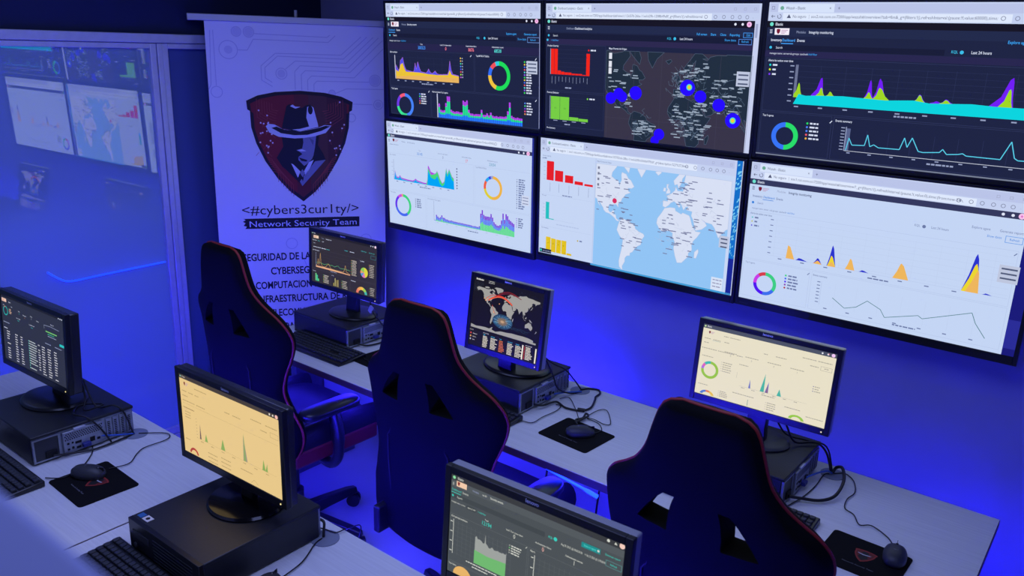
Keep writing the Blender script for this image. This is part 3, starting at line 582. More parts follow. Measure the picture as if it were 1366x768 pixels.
# monitors (16:9, and one 5:4)
def mon_table(c):
    c.rect(0, 0, 1, 1, (46, 50, 68), 1); c.rect(0, 0, 1, .03, (30, 32, 44), 2)
    c.rect(.016, .05, .093, .100, (236, 196, 178), 3); c.text(.028, .092, 'NST', .030, (150, 60, 60), 4); c.text(.13, .09, 'Agents', .020, TXT, 4)
    c.donut(.068, .235, .040, .031, [(.92, (40, 170, 165)), (.08, (200, 90, 60))]); c.text(.03, .16, 'STATUS', .012, TXT, 4); c.text(.16, .15, 'DETAILS', .012, TXT, 4)
    legend(c, .13, .19, .17, .25, [(40, 200, 190), (220, 120, 80), (150, 150, 170)], (220, 180, 150), 4)
    for u, v, t, n, col in ((.30, .17, 'Active', '18', (60, 200, 195)), (.39, .20, 'Disconnected', '4', (230, 150, 110)), (.50, .17, 'Pending', '0', TXT), (.50, .30, 'Last registered agent', 'server', (60, 200, 195)), (.28, .285, 'Agents coverage', '81.8%', (60, 200, 195)), (.60, .20, 'Evolution', '', (230, 150, 110))): c.text(u, v, t, .016, TXT, 4, anchor='c'); c.text(u, v+.035, n, .018, col, 4, anchor='c')
    c.line([(.70, .25), (.70, .20), (.80, .19), (.93, .20)], .003, DIM, 4); c.text(.80, .165, 'EVOLUTION', .014, TXT, 4); c.rect(.72, .275, .89, .290, (120, 200, 110), 3); dash(c, .75, .31, .10, (60, 190, 150)); dash(c, .75, .34, .13, DIM)
    dash(c, .02, .41, .10, DIM); dash(c, .02, .50, .06, TXT); c.rect(.925, .385, .997, .420, (46, 190, 190), 4); dash(c, .70, .46, .09, DIM); dash(c, .85, .46, .1, DIM)
    for r in range(12):
        v = .54+.037*r
        for u, wd in ((.065, .055), (.205, .045), (.295, .045), (.44, .13), (.58, .035), (.64, .055), (.73, .055), (.83, .05)):
            if random.random() < .95: dash(c, u, v, wd*random.uniform(.7, 1), (205, 205, 215) if u != .44 else (190, 200, 205), 3, .014)
        c.disc(.432, v+.007, .006, (120, 200, 190), 3, n=8); c.rect(.02, v+.026, .98, v+.0275, (62, 66, 86), 2)
    for u in (.93, .955, .98): c.disc(u, .018, .006, TXT, 4, n=8)
AM = (232, 200, 138); AT = (178, 150, 100)
def mon_amber(c):
    c.rect(0, 0, 1, 1, AM, 1); c.rect(0, 0, 1, .053, (70, 62, 60), 2); c.disc(.014, .028, .006, (150, 210, 190), 3); c.text(.03, .036, 'Elastic', .022, (220, 210, 200), 3)
    for u in (.915, .945): c.disc(u, .027, .007, (235, 225, 210), 3, n=8)
    c.disc(.977, .027, .013, (245, 190, 180), 3, n=12)
    logo_chip(c, .04, .08, .10, .14, None); dash(c, .16, .12, .13, AT); dash(c, .02, .20, .05, AT); dash(c, .09, .20, .05, AT); dash(c, .16, .20, .04, AT); dash(c, .02, .26, .06, AT); dash(c, .02, .32, .13, AT); dash(c, .17, .32, .09, AT)
    dash(c, .47, .24, .05, AT); dash(c, .55, .24, .08, AT); dash(c, .73, .18, .1, AT); dash(c, .87, .18, .11, AT); dash(c, .82, .26, .06, AT); c.frame(.91, .24, .985, .30, .002, AT, 3)
    c.rect(.02, .36, .98, .362, AT, 2); dash(c, .02, .41, .12, (150, 120, 80))
    for k in range(3): dash(c, .035, .46+.035*k, .06, AT)
    for k in range(7): c.rect(.15, .50+.04*k, .158, .508+.04*k, AT, 3)
    c.rect(.165, .746, .95, .748, AT, 3)
    G = (138, 172, 92); P = (156, 148, 130); D = (110, 86, 90)
    for a_, b_, t, v, col in ((.182, .199, .192, .553, D), (.236, .268, .252, .647, G), (.406, .451, .429, .607, G), (.635, .675, .645, .425, P), (.64, .66, .650, .404, G), (.819, .850, .833, .615, G), (.848, .870, .867, .648, G)): c.face([(a_, .745), (t, v), (b_, .745)], col, 3)
    for k in range(7): dash(c, .19+.11*k, .77, .03, AT)
    dash(c, .02, .82, .05, AT); c.donut(.105, 1.0, .050, .034, [(.22, (190, 70, 60)), (.56, AM), (.22, (175, 62, 60))], 3); c.rect(0, .998, .2, 1.08, AM, 0) if False else None
    for k in range(3): dash(c, .26, .87+.05*k, .10, AT); dash(c, .40, .85+.05*k, .10, AT)
    dash(c, .60, .86, .12, AT); c.line([(.70, .98), (.73, .93), (.77, .97)], .002, AT, 3)
def mon_conn(c):
    bg = (50, 46, 52); c.rect(0, 0, 1, 1, bg, 1); c.rect(0, 0, 1, .045, (34, 32, 38), 2)
    c.disc(.015, .022, .006, (160, 210, 190), 3); c.text(.03, .03, 'Elastic', .022, TXT, 3); c.rect(.035, .06, .115, .115, (238, 205, 180), 3); c.text(.045, .105, 'NST', .034, (170, 90, 70), 4)
    c.text(.16, .10, 'Modules', .020, DIM, 3); c.text(.23, .10, 'Security events', .022, TXT, 3, bold=.01)
    for u, t, col in ((.02, 'Dashboard', TXT), (.10, 'Events', (70, 190, 190)), (.17, 'Intel', TXT)): c.text(u, .165, t, .022, col, 3)
    c.text(.77, .165, 'Explore agent', .022, (70, 190, 190), 3); c.text(.88, .165, 'Generate report', .020, (70, 190, 190), 3); c.text(.03, .225, 'Search', .018, TXT, 3); dash(c, .52, .22, .05, (70, 190, 190)); dash(c, .60, .22, .07, TXT)
    dash(c, .03, .285, .12, TXT); dash(c, .16, .285, .07, TXT); dash(c, .24, .285, .05, (70, 190, 190)); c.frame(.91, .20, .985, .27, .002, (70, 150, 160), 3)
    for r in ((.01, .32, .735, .725), (.745, .32, .99, .725), (.01, .74, .30, .99), (.31, .74, .60, .99), (.61, .74, .99, .99)): c.frame(*r, .0015, (78, 74, 84), 2)
    c.text(.02, .362, 'Alert level evolution', .020, TXT, 3, bold=.01); c.text(.755, .362, 'Top MITRE', .020, TXT, 3, bold=.01)
    for k in range(5): c.rect(.075, .40+.06*k, .605, .402+.06*k, (74, 70, 80), 2)
    c.rect(.068, .395, .072, .69, DIM, 3)
    c.area([(.07, .66), (.3, .655), (.605, .675)], .69, (228, 170, 130), 3)
    c.line([(.073,.60),(.100,.60),(.115,.59),(.129,.58),(.150,.59),(.208,.605),(.257,.575),(.30,.59),(.328,.58),(.37,.60),(.40,.57),(.424,.565),(.45,.60),(.532,.59),(.605,.60)], .004, (96, 176, 116), 4)
    c.line([(.075,.653),(.095,.62),(.107,.515),(.116,.64),(.124,.603),(.134,.52),(.142,.392),(.152,.60),(.159,.622),(.18,.655),(.22,.65),(.27,.57),(.31,.655),(.40,.66),(.47,.655),(.507,.655),(.520,.60),(.533,.517),(.55,.64),(.605,.67)], .004, (206, 160, 96), 5)
    legend(c, .625, .385, .71, .665, [(220, 170, 110), (110, 190, 120)], (215, 205, 190), 11); dash(c, .30, .705, .1, DIM)
    a_, t = 0, 0
    for fr, col in ((.45, (222, 212, 60)), (.14, (220, 120, 180)), (.12, (90, 150, 210)), (.10, (230, 150, 100)), (.19, (140, 200, 90))):
        n = 10; P = [(.815, .560)]+[(.815+.055*math.sin(2*math.pi*(t+fr*i/n)), .560-.098*math.cos(2*math.pi*(t+fr*i/n))) for i in range(n+1)]; c.face(P, col, 3); t += fr
    legend(c, .89, .39, .965, .615, [(222, 212, 60), (220, 120, 180), (90, 150, 210)], (215, 205, 190), 8)
    c.text(.02, .785, 'Top rules', .018, TXT, 3); c.text(.32, .785, 'Groups', .018, TXT, 3); c.text(.62, .785, 'Requirements', .020, TXT, 3, bold=.01)
    for k, (h, col) in enumerate(((.15, (110, 200, 130)), (.12, (60, 190, 150)), (.05, (90, 210, 120)))): c.rect(.06+.02*k, .97-h, .078+.02*k, .97, col, 3)
    for k, (h, col) in enumerate(((.06, (220, 200, 90)), (.16, (230, 220, 140)), (.13, (200, 180, 90)), (.14, (230, 210, 120)))): c.rect(.35+.022*k, .98-h, .357+.022*k, .98, col, 3)
    legend(c, .19, .82, .28, .96, [(110, 200, 130), (220, 200, 90)], (215, 205, 190), 6); legend(c, .48, .84, .57, .97, [(110, 200, 130), (220, 200, 90)], (215, 205, 190), 5); legend(c, .90, .83, .97, .96, [(110, 200, 130), (220, 120, 90)], (215, 205, 190), 5)
    n = 24; cols = [(225, 120, 100), (235, 160, 90), (240, 190, 70), (150, 200, 80), (70, 180, 170)]
    for i in range(n):
        p, q = -math.pi*.48+math.pi*.96*i/n, -math.pi*.48+math.pi*.96*(i+1)/n; R1, R0, A_ = .082, .048, 1.7
        c.face([(.780+R1*math.sin(p), .99-R1*A_*math.cos(p)), (.780+R1*math.sin(q), .99-R1*A_*math.cos(q)), (.780+R0*math.sin(q), .99-R0*A_*math.cos(q)), (.780+R0*math.sin(p), .99-R0*A_*math.cos(p))], cols[i*5//n], 3)
    for u in (.91, .94): c.disc(u, .022, .007, TXT, 3, n=8)
    c.disc(.975, .024, .014, (240, 210, 230), 3, n=12)
def mon_threat(c):
    a = 1.252; c.rect(0, 0, 1, 1, (24, 22, 26), 1)
    c.text(.03, .030, 'Bitdefender', .026, (238, 236, 230), 3, a=a, bold=.02); c.text(.215, .022, 'CYBERTHREAT', .014, (230, 228, 222), 3, a=a); c.text(.215, .044, 'REAL TIME MAP', .014, (230, 228, 222), 3, a=a)
    rs = random.Random(11)
    for k in range(260):
        u = rs.choice((rs.uniform(.0, .14), rs.uniform(.66, 1))); v = rs.uniform(.05, .20); c.rect(u, v, u+.004, v+.004, (60, 74, 88), 2)
    f = lambda lo, la: (.487+lo*.00262, .405-la*.00398)
    worldmap(c, (.005, .06, .995, .765), f, (160, 158, 152), None, 3, True, a)
    # orange globe burst over the south atlantic
    for r, col in ((.145, (40, 66, 92)), (.125, (46, 90, 130)), (.10, (64, 92, 112)), (.075, (120, 104, 88)), (.05, (150, 122, 96)), (.026, (190, 156, 124))): c.disc(.468, .545, r, col, 5+int((.15-r)*40), a=a, ry=r*.58)
    for k in range(40):
        t = rs.uniform(0, 6.28); r0 = rs.uniform(.05, .10); r1 = rs.uniform(.12, .17)
        c.line([(.468+r0*math.cos(t), .545+r0*.72*math.sin(t)), (.468+r1*.9*math.cos(t+.2), .545+r1*.60*math.sin(t+.2))], .002, rs.choice(((90, 150, 190), (60, 110, 160), (150, 190, 210))), 12, a)
    for k in range(14): c.line([(.52+.02*k, .60+rs.uniform(-.03, .03)), (.60+.02*k, .60+rs.uniform(-.02, .03))], .003, (40, 62, 70), 4, a)
    def arc(p, q, h, w_, col, lay=13): c.line([(p[0]+(q[0]-p[0])*t/14, p[1]+(q[1]-p[1])*t/14-h*math.sin(math.pi*t/14)) for t in range(15)], w_, col, lay, a)
    arc((.235, .285), (.585, .275), .09, .014, (232, 70, 48)); arc((.24, .29), (.57, .27), .075, .006, (250, 130, 90), 14); arc((.30, .25), (.66, .14), .085, .006, (150, 40, 44)); arc((.33, .21), (.70, .16), .06, .008, (120, 32, 40)); arc((.30, .34), (.36, .46), -.02, .006, (200, 80, 60)); arc((.20, .27), (.40, .20), .04, .006, (210, 60, 46))
    for u, v in ((.175, .275), (.20, .30), (.225, .26), (.21, .285), (.33, .44), (.40, .30)): c.disc(u, v, .007, (250, 176, 110), 14, a=a, n=8)
    c.rect(0, .768, 1, 1, (28, 26, 30), 15); c.text(.01, .785, 'ATTACKS', .014, (230, 226, 220), 16, a=a)
    for k, (t, col) in enumerate((('Infections', (230, 80, 60)), ('Attacks', (232, 176, 80)), ('Spam', (190, 190, 190)))): c.disc(.03, .83+.045*k, .010, col, 16, a=a, n=10); c.text(.06, .838+.045*k, t, .018, (225, 220, 214), 16, a=a)
    c.text(.21, .785, 'LIVE ATTACKS', .014, (230, 226, 220), 16, a=a)
    for u, t in ((.215, 'TIME'), (.33, 'ATTACK'), (.455, 'TYPE'), (.575, 'COUNTRY'), (.69, 'TARGET')): c.text(u, .812, t, .016, (70, 180, 220), 16, a=a, bold=.01)
    for r in range(8):
        v = .823+.0215*r
        for u, wd in ((.215, .085), (.33, .10), (.455, .085), (.575, .085), (.69, .10)): dash(c, u, v, wd*rs.uniform(.6, 1), (236, 228, 206) if u != .455 else (226, 120, 62), 16, .012)
    c.rect(.782, .785, .800, .995, (238, 230, 208), 16); c.rect(.965, .785, .983, .995, (238, 230, 208), 16); c.text(.82, .787, 'TOP COUNTRIES', .014, (230, 226, 220), 16, a=a)
    for r in range(9):
        v = .80+.021*r; c.rect(.812, v, .824, v+.012, (210, 70, 60), 16); dash(c, .835, v, .055+.04*rs.random(), (238, 230, 208), 16, .012)
CR = (232, 224, 198); CT = (168, 162, 146)
def mon_cream(c):
    c.rect(0, 0, 1, 1, CR, 1); c.rect(0, 0, 1, .055, (76, 82, 100), 2); c.disc(.014, .028, .007, (200, 230, 160), 3); c.text(.03, .036, 'Elastic', .022, (230, 230, 236), 3, bold=.01)
    for u in (.90, .94): c.disc(u, .027, .007, (230, 230, 236), 3, n=8)
    c.disc(.945, .02, .004, (235, 80, 110), 4, n=8); c.disc(.976, .027, .013, (240, 200, 245), 3, n=12)
    logo_chip(c, .04, .08, .10, .13, None); dash(c, .17, .11, .04, CT); dash(c, .22, .11, .08, CT)
    for u, wd in ((.02, .05), (.09, .06), (.18, .04)): dash(c, u, .19, wd, CT)
    c.rect(.085, .208, .15, .212, (150, 180, 180), 3); dash(c, .02, .25, .04, CT); dash(c, .01, .33, .12, CT); dash(c, .14, .33, .13, CT); dash(c, .29, .33, .05, CT)
    dash(c, .49, .215, .03, CT); dash(c, .58, .215, .08, CT); dash(c, .77, .14, .10, CT); dash(c, .88, .14, .10, CT); dash(c, .83, .22, .06, CT); c.frame(.905, .20, .985, .255, .002, CT, 3); dash(c, .93, .22, .03, CT)
    for u, n in ((.243, '0'), (.407, '0'), (.577, '0'), (.747, '1')): dash(c, u-.05, .318, .10, CT); c.text(u, .374, n, .028, CT, 3, anchor='c')
    dash(c, .02, .44, .09, CT); dash(c, .32, .44, .07, CT)
    c.donut(.097, .632, .070, .049, [(.75, (150, 196, 66)), (.06, (176, 110, 220)), (.06, (226, 96, 190)), (.13, (60, 184, 176))])
    legend(c, .182, .478, .27, .602, [(190, 180, 170)], CT, 5, .003); c.rect(.313, .56, .3145, .64, CT, 3)
    c.rect(.34, .738, .85, .740, CT, 3)
    T_ = (72, 180, 160); B_ = (108, 116, 190)
    for a_, b_, t, v, col in ((.414, .430, .420, .615, B_), (.503, .533, .529, .482, T_), (.540, .565, .561, .583, B_), (.548, .562, .555, .62, (150, 96, 110)), (.630, .664, .645, .643, T_)): c.face([(a_, .738), (t, v), (b_, .738)], col, 3)
    for k in range(6): dash(c, .36+.08*k, .752, .025, CT)
    dash(c, .52, .775, .1, CT); legend(c, .878, .487, .93, .55, [(120, 120, 160)], CT, 3, .004)
    dash(c, .02, .85, .08, CT); dash(c, .30, .85, .17, CT); dash(c, .70, .85, .12, CT); legend(c, .19, .89, .27, .96, [(190, 180, 170)], CT, 4, .003); legend(c, .56, .87, .64, .96, [(190, 180, 170)], CT, 4, .003)
    c.rect(.423, .90, .427, .985, (110, 150, 140), 3)
    def half(u, r, ri, cols):
        n = 24
        for i in range(n):
            p, q = -math.pi*.46+math.pi*.92*i/n, -math.pi*.46+math.pi*.92*(i+1)/n; A_ = 1.2
            c.face([(u+r*math.sin(p), .995-r*A_*math.cos(p)), (u+r*math.sin(q), .995-r*A_*math.cos(q)), (u+ri*math.sin(q), .995-ri*A_*math.cos(q)), (u+ri*math.sin(p), .995-ri*A_*math.cos(p))], cols[i*len(cols)//n], 3)
    half(.10, .058, .036, [(80, 120, 210), (80, 120, 210), (224, 120, 80), (230, 190, 70), (230, 190, 70)]); half(.795, .058, .036, [(150, 200, 66)])
    dash(c, .86, .905, .12, CT); edit_icon(c, .975, .90, CT)
GT = (214, 216, 206)
def mon_grey(c):
    c.rect(0, 0, 1, 1, (76, 82, 86), 1); c.rect(0, 0, 1, .055, (58, 60, 64), 2); c.disc(.018, .028, .009, (140, 220, 160), 3); c.text(.04, .037, 'Elastic', .024, GT, 3, bold=.01)
    c.disc(.915, .022, .008, GT, 3, n=8); c.poly([(.945, .033), (.952, .010), (.960, .033)], GT, 3); c.disc(.985, .022, .014, (244, 204, 190), 3, n=14)
    c.rect(0, .055, 1, .120, (84, 90, 94), 2); c.rect(.035, .052, .101, .105, (242, 202, 170), 4); c.poly([(.041, .062), (.049, .056), (.057, .062), (.055, .084), (.049, .098), (.043, .084)], (130, 40, 40), 5)
    for k in range(3): c.rect(.010, .080+k*.010, .019, .084+k*.010, GT, 4)
    c.text(.139, .095, 'Modules', .018, DIM, 3); c.text(.20, .095, 'nst-01', .018, GT, 3); c.text(.25, .095, 'Security events', .020, GT, 3, bold=.012)
    c.text(.006, .158, 'Dashboard', .022, (58, 206, 190), 3); c.rect(.004, .174, .066, .180, (58, 206, 190), 3); c.text(.076, .158, 'Events', .022, GT, 3)
    c.rect(.0, .188, .58, .235, (66, 72, 76), 2); c.disc(.014, .211, .006, (58, 206, 190), 3); c.text(.042, .222, 'Search', .020, GT, 3); c.text(.600, .222, 'KQL', .020, (58, 206, 190), 3, bold=.01); c.disc(.640, .211, .010, (58, 206, 190), 3); c.text(.672, .240, 'Aug 30, 2022 @ 00:00:00.00', .019, GT, 3, width=.118); c.text(.800, .240, '→ Sep 29, 2022 @ 23:30:00.00', .019, GT, 3, width=.11)
    c.rect(.780, .128, .880, .176, (34, 140, 140), 3); c.text(.793, .160, 'Explore agent', .018, (90, 230, 220), 4); c.disc(.87, .152, .006, GT, 4, n=8); c.text(.905, .160, 'Generate report', .018, (58, 206, 190), 3); c.frame(.912, .196, .994, .252, .002, (90, 150, 150), 3); c.text(.935, .234, 'Refresh', .018, (58, 206, 190), 3)
    c.text(.006, .278, 'manager.name: server', .016, GT, 3); c.rect(.107, .250, .165, .290, (64, 70, 74), 2); c.text(.112, .278, 'agent.id: 001', .016, GT, 3); c.text(.178, .278, '+ Add filter', .017, (58, 206, 190), 3)
    for u, t, n, col in ((.236, 'Total', '12194', (62, 214, 196)), (.407, 'Level 12 or above alerts', '0', GT), (.576, 'Authentication failure', '0', (240, 180, 170)), (.748, 'Authentication success', '1', GT)): c.text(u, .325, t, .016, GT, 3, anchor='c', bold=.008); c.text(u, .375, n, .040, col, 3, anchor='c')
    for r in ((.004, .392, .490, .880), (.498, .392, .994, .880), (.004, .890, .30, .998), (.306, .890, .994, .998)): c.frame(*r, .0014, (102, 108, 112), 2)
    c.text(.010, .424, 'Alert groups evolution', .018, GT, 3, bold=.01); c.text(.505, .424, 'Alerts', .018, GT, 3, bold=.01)
    for u0 in (.03, .535):
        for k in range(14): c.rect(u0+.028*k, .45, u0+.0012+.028*k, .80, (94, 100, 104), 2)
        for k in range(8): c.rect(u0, .47+.045*k, u0+.365, .4716+.045*k, (94, 100, 104), 2)
        c.rect(u0-.004, .445, u0-.001, .80, GT, 3)
        for k in range(4): c.rect(u0-.022, .47+.10*k, u0-.008, .478+.10*k, GT, 3)
    rs = random.Random(2); P = [(.172, .53), (.180, .515), (.188, .54), (.20, .535), (.215, .545), (.222, .56), (.232, .55), (.236, .46), (.240, .545), (.255, .57)]+[(.26+.008*k, .56+.02*rs.random()) for k in range(14)]+[(.368, .55)]
    c.area(P, .790, (158, 162, 158), 3); c.area([(.170, .660), (.25, .672), (.368, .655)], .795, (112, 184, 112), 4)
    legend(c, .384, .456, .462, .528, [(158, 162, 158), (112, 184, 112), (190, 190, 170)], GT, 4); edit_icon(c, .478, .40, GT)
    dash(c, .12, .81, .2, GT); dash(c, .16, .84, .1, GT); c.text(.008, .918, 'Top 5 alerts', .016, GT, 3, bold=.01)
    n = 24
    c.donut(.10, 1.06, .07, .0, [(.25, (232, 176, 96))], 0) if False else None
    c.face([(.10+.06*math.cos(math.pi*i/n), .997-.10*math.sin(math.pi*i/n)) for i in range(n+1)], (232, 180, 104), 3)

# ================================================================ THE SETTING
YB = 0.42                                   # back wall plane
XL = -1.920                                 # left wall just behind the glass
MB().box(-2.6, 3.2, -3.6, YB+0.1, -0.06, 0).build('floor', M_floor, smooth=0)['kind'] = 'structure'
MB().box(-2.6, 3.2, YB, YB+0.1, 0, 2.8).build('wall_back', M_wall, smooth=0)['kind'] = 'structure'
MB().box(-2.6, 3.2, -3.6, YB+0.1, 2.8, 2.86).build('ceiling', M_ceil, smooth=0)['kind'] = 'structure'
MB().box(3.1, 3.2, -3.6, YB, 0, 2.8).build('wall_right', M_wall, smooth=0)['kind'] = 'structure'
MB().box(-1.30, 1.57, .24, YB, .525, .541).build('added_led_ledge', M_panel, bevel=.002)['kind'] = 'structure'      # unseen ledge added behind the desk to carry the rear led strips
# left side: dark wall above a framed frosted glass partition
GA = 0.0215
Mp = Matrix.Translation((-1.9139, 0, 0)) @ Matrix.Rotation(GA, 4, 'Z')      # local x = out of the glass into the room, y along it
def pbox(mb, x0, x1, y0, y1, z0, z1): return mb.box(x0, x1, y0, y1, z0, z1, Mp)
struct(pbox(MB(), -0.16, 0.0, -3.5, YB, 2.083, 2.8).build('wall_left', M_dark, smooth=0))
part_root = bpy.data.objects.new('window_1', None); COL.objects.link(part_root); struct(part_root)
def rail(name, y0, y1, z0, z1, d=0.026):
    mb = MB(); pbox(mb, -0.03, d, y0, y1, z0, z1)
    return mb.build(name, M_alu, part_root, bevel=0.003)
rail('top_rail', -3.5, YB, 2.042, 2.083); rail('bottom_rail', -3.5, YB, 0.0, 0.075)
rail('pane_head', -3.5, -0.615, 2.016, 2.040, 0.018); rail('pane_head', -0.525, YB, 2.016, 2.040, 0.018)
rail('pane_sill', -3.5, -0.615, 0.077, 0.115, 0.018); rail('pane_sill', -0.525, YB, 0.077, 0.115, 0.018)
rail('mullion', -0.615, -0.584, 0.077, 2.040, 0.018); rail('mullion', -0.582, -0.556, 0.077, 2.040, 0.024); rail('mullion', -0.554, -0.525, 0.077, 2.040, 0.018)
pbox(MB(), -0.012, 0.0, -3.5, -0.615, 0.115, 2.016).build('glass_pane', M_glass, part_root, smooth=0)
pbox(MB(), -0.016, -0.004, -0.525, YB, 0.115, 2.016).build('dark_panel', M_dpanel, part_root, smooth=0)
struct(pbox(MB(), -0.9, -0.85, -3.5, YB, 0, 2.8).build('wall_beyond_glass', mat('dim_room_paint', (0.05, 0.06, 0.16), 0.9), smooth=0)).name = 'wall_outer'
# top rail of the near partition the photograph is taken over
pf = bpy.data.objects.new('wall_front', None); COL.objects.link(pf); struct(pf)
MB().box(-1.88, 3.08, -2.690, -2.623, 1.93, 1.983).build('cap_rail', mat('blue_grey_rail', (0.42, 0.48, 0.86), .6), pf, bevel=0.004)
MB().box(-1.88, 3.08, -2.680, -2.640, 0, 1.93).build('partition_board', M_panel, pf, smooth=0)

# ================================================================ TELEVISIONS
TW, TH = 0.941, 0.5293
def make_tv(fn, x, y, z, tilt, label, bb=.0165):
    r = thing('television', label, 'television', (x, y, z), 0, 'video wall of six screens'); r.rotation_euler = (tilt, 0, 0)
    W, H = TW/2, TH; sb, tb = 0.0130, (.0115 if bb < .02 else .009)
    mb = MB()
    mb.box(-W-sb, -W, -0.004, 0.022, -bb, H+tb); mb.box(W, W+sb, -0.004, 0.022, -bb, H+tb)
    mb.box(-W, W, -0.004, 0.022, H, H+tb); mb.box(-W, W, -0.004, 0.022, -bb, 0)
    mb.build('bezel', M_black, r, bevel=0.0015)
    MB().box(-W-.008, W+.008, 0.001, 0.026, -bb+.004, H+tb-.004).box(-W*.8, W*.8, 0.026, 0.055, 0.03, H*.72).build('back_housing', M_case, r, bevel=0.004)
    MB().box(-.06, .06, .055, .095, .10, .34).build('wall_bracket', M_leg, r, bevel=.002)
    c = Canvas(lambda u, v, l: (u*TW-W, -0.0004-l*0.00010, H*(1-v))); fn(c); c.build('screen', DISPLAY, r)
    MB().box(-W+.006, -W+.040, -.0052, -.0038, -bb*.70, -bb*.70+.004).build('maker_label', M_grey, r, smooth=0)
    return r
TX = (-0.7695, 0.1995, 1.1665)
make_tv(tv_security, TX[0], 0.291, 1.733, 0.060, 'wall television at upper left showing dark dashboard with yellow area chart')
make_tv(tv_darkmap, TX[1], 0.291, 1.732, 0.060, 'wall television at upper middle showing dark world map with blue spots')
make_tv(tv_integrity, TX[2], 0.291, 1.736, 0.060, 'wall television at upper right showing dark dashboard with turquoise area chart')
make_tv(tv_lightsec, -0.7835, 0.292, 1.167, 0.039, 'wall television at lower left showing white dashboard with two ring charts', .030)
make_tv(tv_lightmap, 0.1935, 0.292, 1.175, 0.039, 'wall television at lower middle showing pale blue world map', .030)
make_tv(tv_lightfim, 1.1655, 0.292, 1.178, 0.039, 'wall television at lower right showing white dashboard with orange peaks', .030)

# ================================================================ ROLL-UP BANNER
bn = thing('roll_up_banner', 'white roll-up banner with red shield and man in hat, in the corner', 'banner', (-1.820+.425*.582, -.368+.425*.813, 0), math.atan2(.813, .582))
MB().box(-.425, .425, 0, .0016, .085, 2.150).build('banner_sheet', mat('white_banner_vinyl', (0.74, 0.74, 0.78), 0.6), bn, smooth=0)
def bmap(u, v, l): return (u-.425, -.0004-l*.00012, -v)
pc = Canvas(bmap)
WH = (225, 225, 232); LNC = (190, 189, 208)
Z = lambda pts: [(u, -z) for u, z in pts]
def trace(pts, t=.0035): pc.line(Z(pts), t, LNC, 1, 1)
trace([(.023, 2.108), (.013, 1.854), (-.0, 1.83)]); trace([(.037, 2.109), (.037, 1.85)])
for u, z, r, ri in ((.102, 2.02, .044, .024), (.037, 1.82, .028, 0), (.143, 2.105, .024, .024), (.20, 2.105, .026, .026), (.345, 1.913, .028, .024), (.805, 1.888, .030, .030), (.82, 1.768, .025, .020), (.588, 1.822, .018, .018), (.683, 1.70, .022, 0), (.745, 1.06, .03, 0), (.36, 1.05, .03, 0), (.56, 1.08, .034, .028), (.80, .62, .03, 0), (.50, .52, .028, 0), (.16, .55, .03, .0)):
    pc.donut(u, -z, r, r-.0035, [(1, LNC)], 1, 1)
    if ri: pc.disc(u, -z, ri*.8, (205, 204, 218), 1, 1)
for P in ([(.146, 2.02), (.19, 2.02), (.22, 2.072), (.576, 2.068), (.611, 2.101)], [(.225, 2.098), (.571, 2.092), (.585, 2.103)], [(.30, 1.85), (.25, 1.88), (.25, 1.948), (.32, 2.009), (.637, 2.009), (.738, 2.10)], [(.30, 1.87), (.268, 1.89), (.268, 1.94), (.33, 1.996), (.648, 1.990), (.767, 2.10)], [(.365, 1.935), (.414, 1.975), (.66, 1.97), (.799, 2.10)], [(.409, 1.835), (.409, 1.924), (.436, 1.953), (.671, 1.947), (.825, 2.098)],
          [(.44, 1.835), (.44, 1.91), (.46, 1.93), (.68, 1.926), (.845, 2.085)], [(.47, 1.835), (.47, 1.885), (.49, 1.905), (.70, 1.90), (.848, 2.045)], [(.50, 1.83), (.50, 1.865), (.515, 1.88), (.775, 1.88)], [(.606, 1.822), (.66, 1.845), (.775, 1.845), (.848, 1.845)], [(.62, 1.74), (.683, 1.77), (.79, 1.768)],
          [(.38, .99), (.42, .96), (.44, .90)], [(.59, 1.08), (.66, 1.08), (.745, 1.03)], [(.78, .66), (.78, .78), (.72, .86), (.62, .86)], [(.50, .55), (.50, .60), (.56, .65), (.70, .65)], [(.16, .58), (.20, .63), (.28, .63)]): trace(P)
# shield
SH = [(.171,1.780),(.226,1.806),(.310,1.824),(.430,1.832),(.550,1.824),(.634,1.806),(.690,1.780),(.686,1.738),(.673,1.730),(.668,1.651),(.648,1.572),(.606,1.481),(.552,1.393),(.490,1.322),(.428,1.272),(.366,1.322),(.304,1.393),(.248,1.481),(.208,1.572),(.188,1.651),(.186,1.730),(.174,1.738)]
pc.poly(Z(SH), (26, 18, 30), 2)
cx, cz = .430, 1.58
IN = [(cx+(u-cx)*.93, cz+(z-cz)*.93) for u, z in SH]; pc.poly(Z(IN), (122, 24, 30), 3)
for a_, b_, col in ((.40, .47, (96, 30, 32)), (.47, .56, (84, 44, 42)), (.56, .66, (72, 28, 34))):
    q = clip(Z(IN), a_, -3, b_, 0)
    if q: pc.poly(q, col, 4)
for k in range(7):
    d_ = .012*k; tc_ = (152, 58, 54)
    for sg in (-1, 1): pc.line(Z([(cx+sg*(.21-d_), 1.79-d_*.3), (cx+sg*(.21-d_), 1.70+d_*.5), (cx+sg*(.15-d_*.6), 1.66+d_), (cx+sg*.12, 1.66+d_)]), .0022, tc_, 5, 1); pc.line(Z([(cx+sg*(.05+d_), 1.30+d_*1.05), (cx+sg*(.05+d_), 1.36+d_), (cx+sg*(.10+d_*.7), 1.42+d_), (cx+sg*(.15+d_*.3), 1.43+d_)]), .0022, tc_, 5, 1)
rs = random.Random(4)
for k in range(34):
    sg = rs.choice((-1, 1)); u, z = cx+sg*rs.uniform(.14, .215), rs.uniform(1.50, 1.79)
    pc.disc(u, -z, .0042, (232, 214, 216), 6, 1, 10); pc.line(Z([(u, z), (u+rs.uniform(-.02, .02), z-.02)]), .0018, (160, 70, 66), 5, 1)
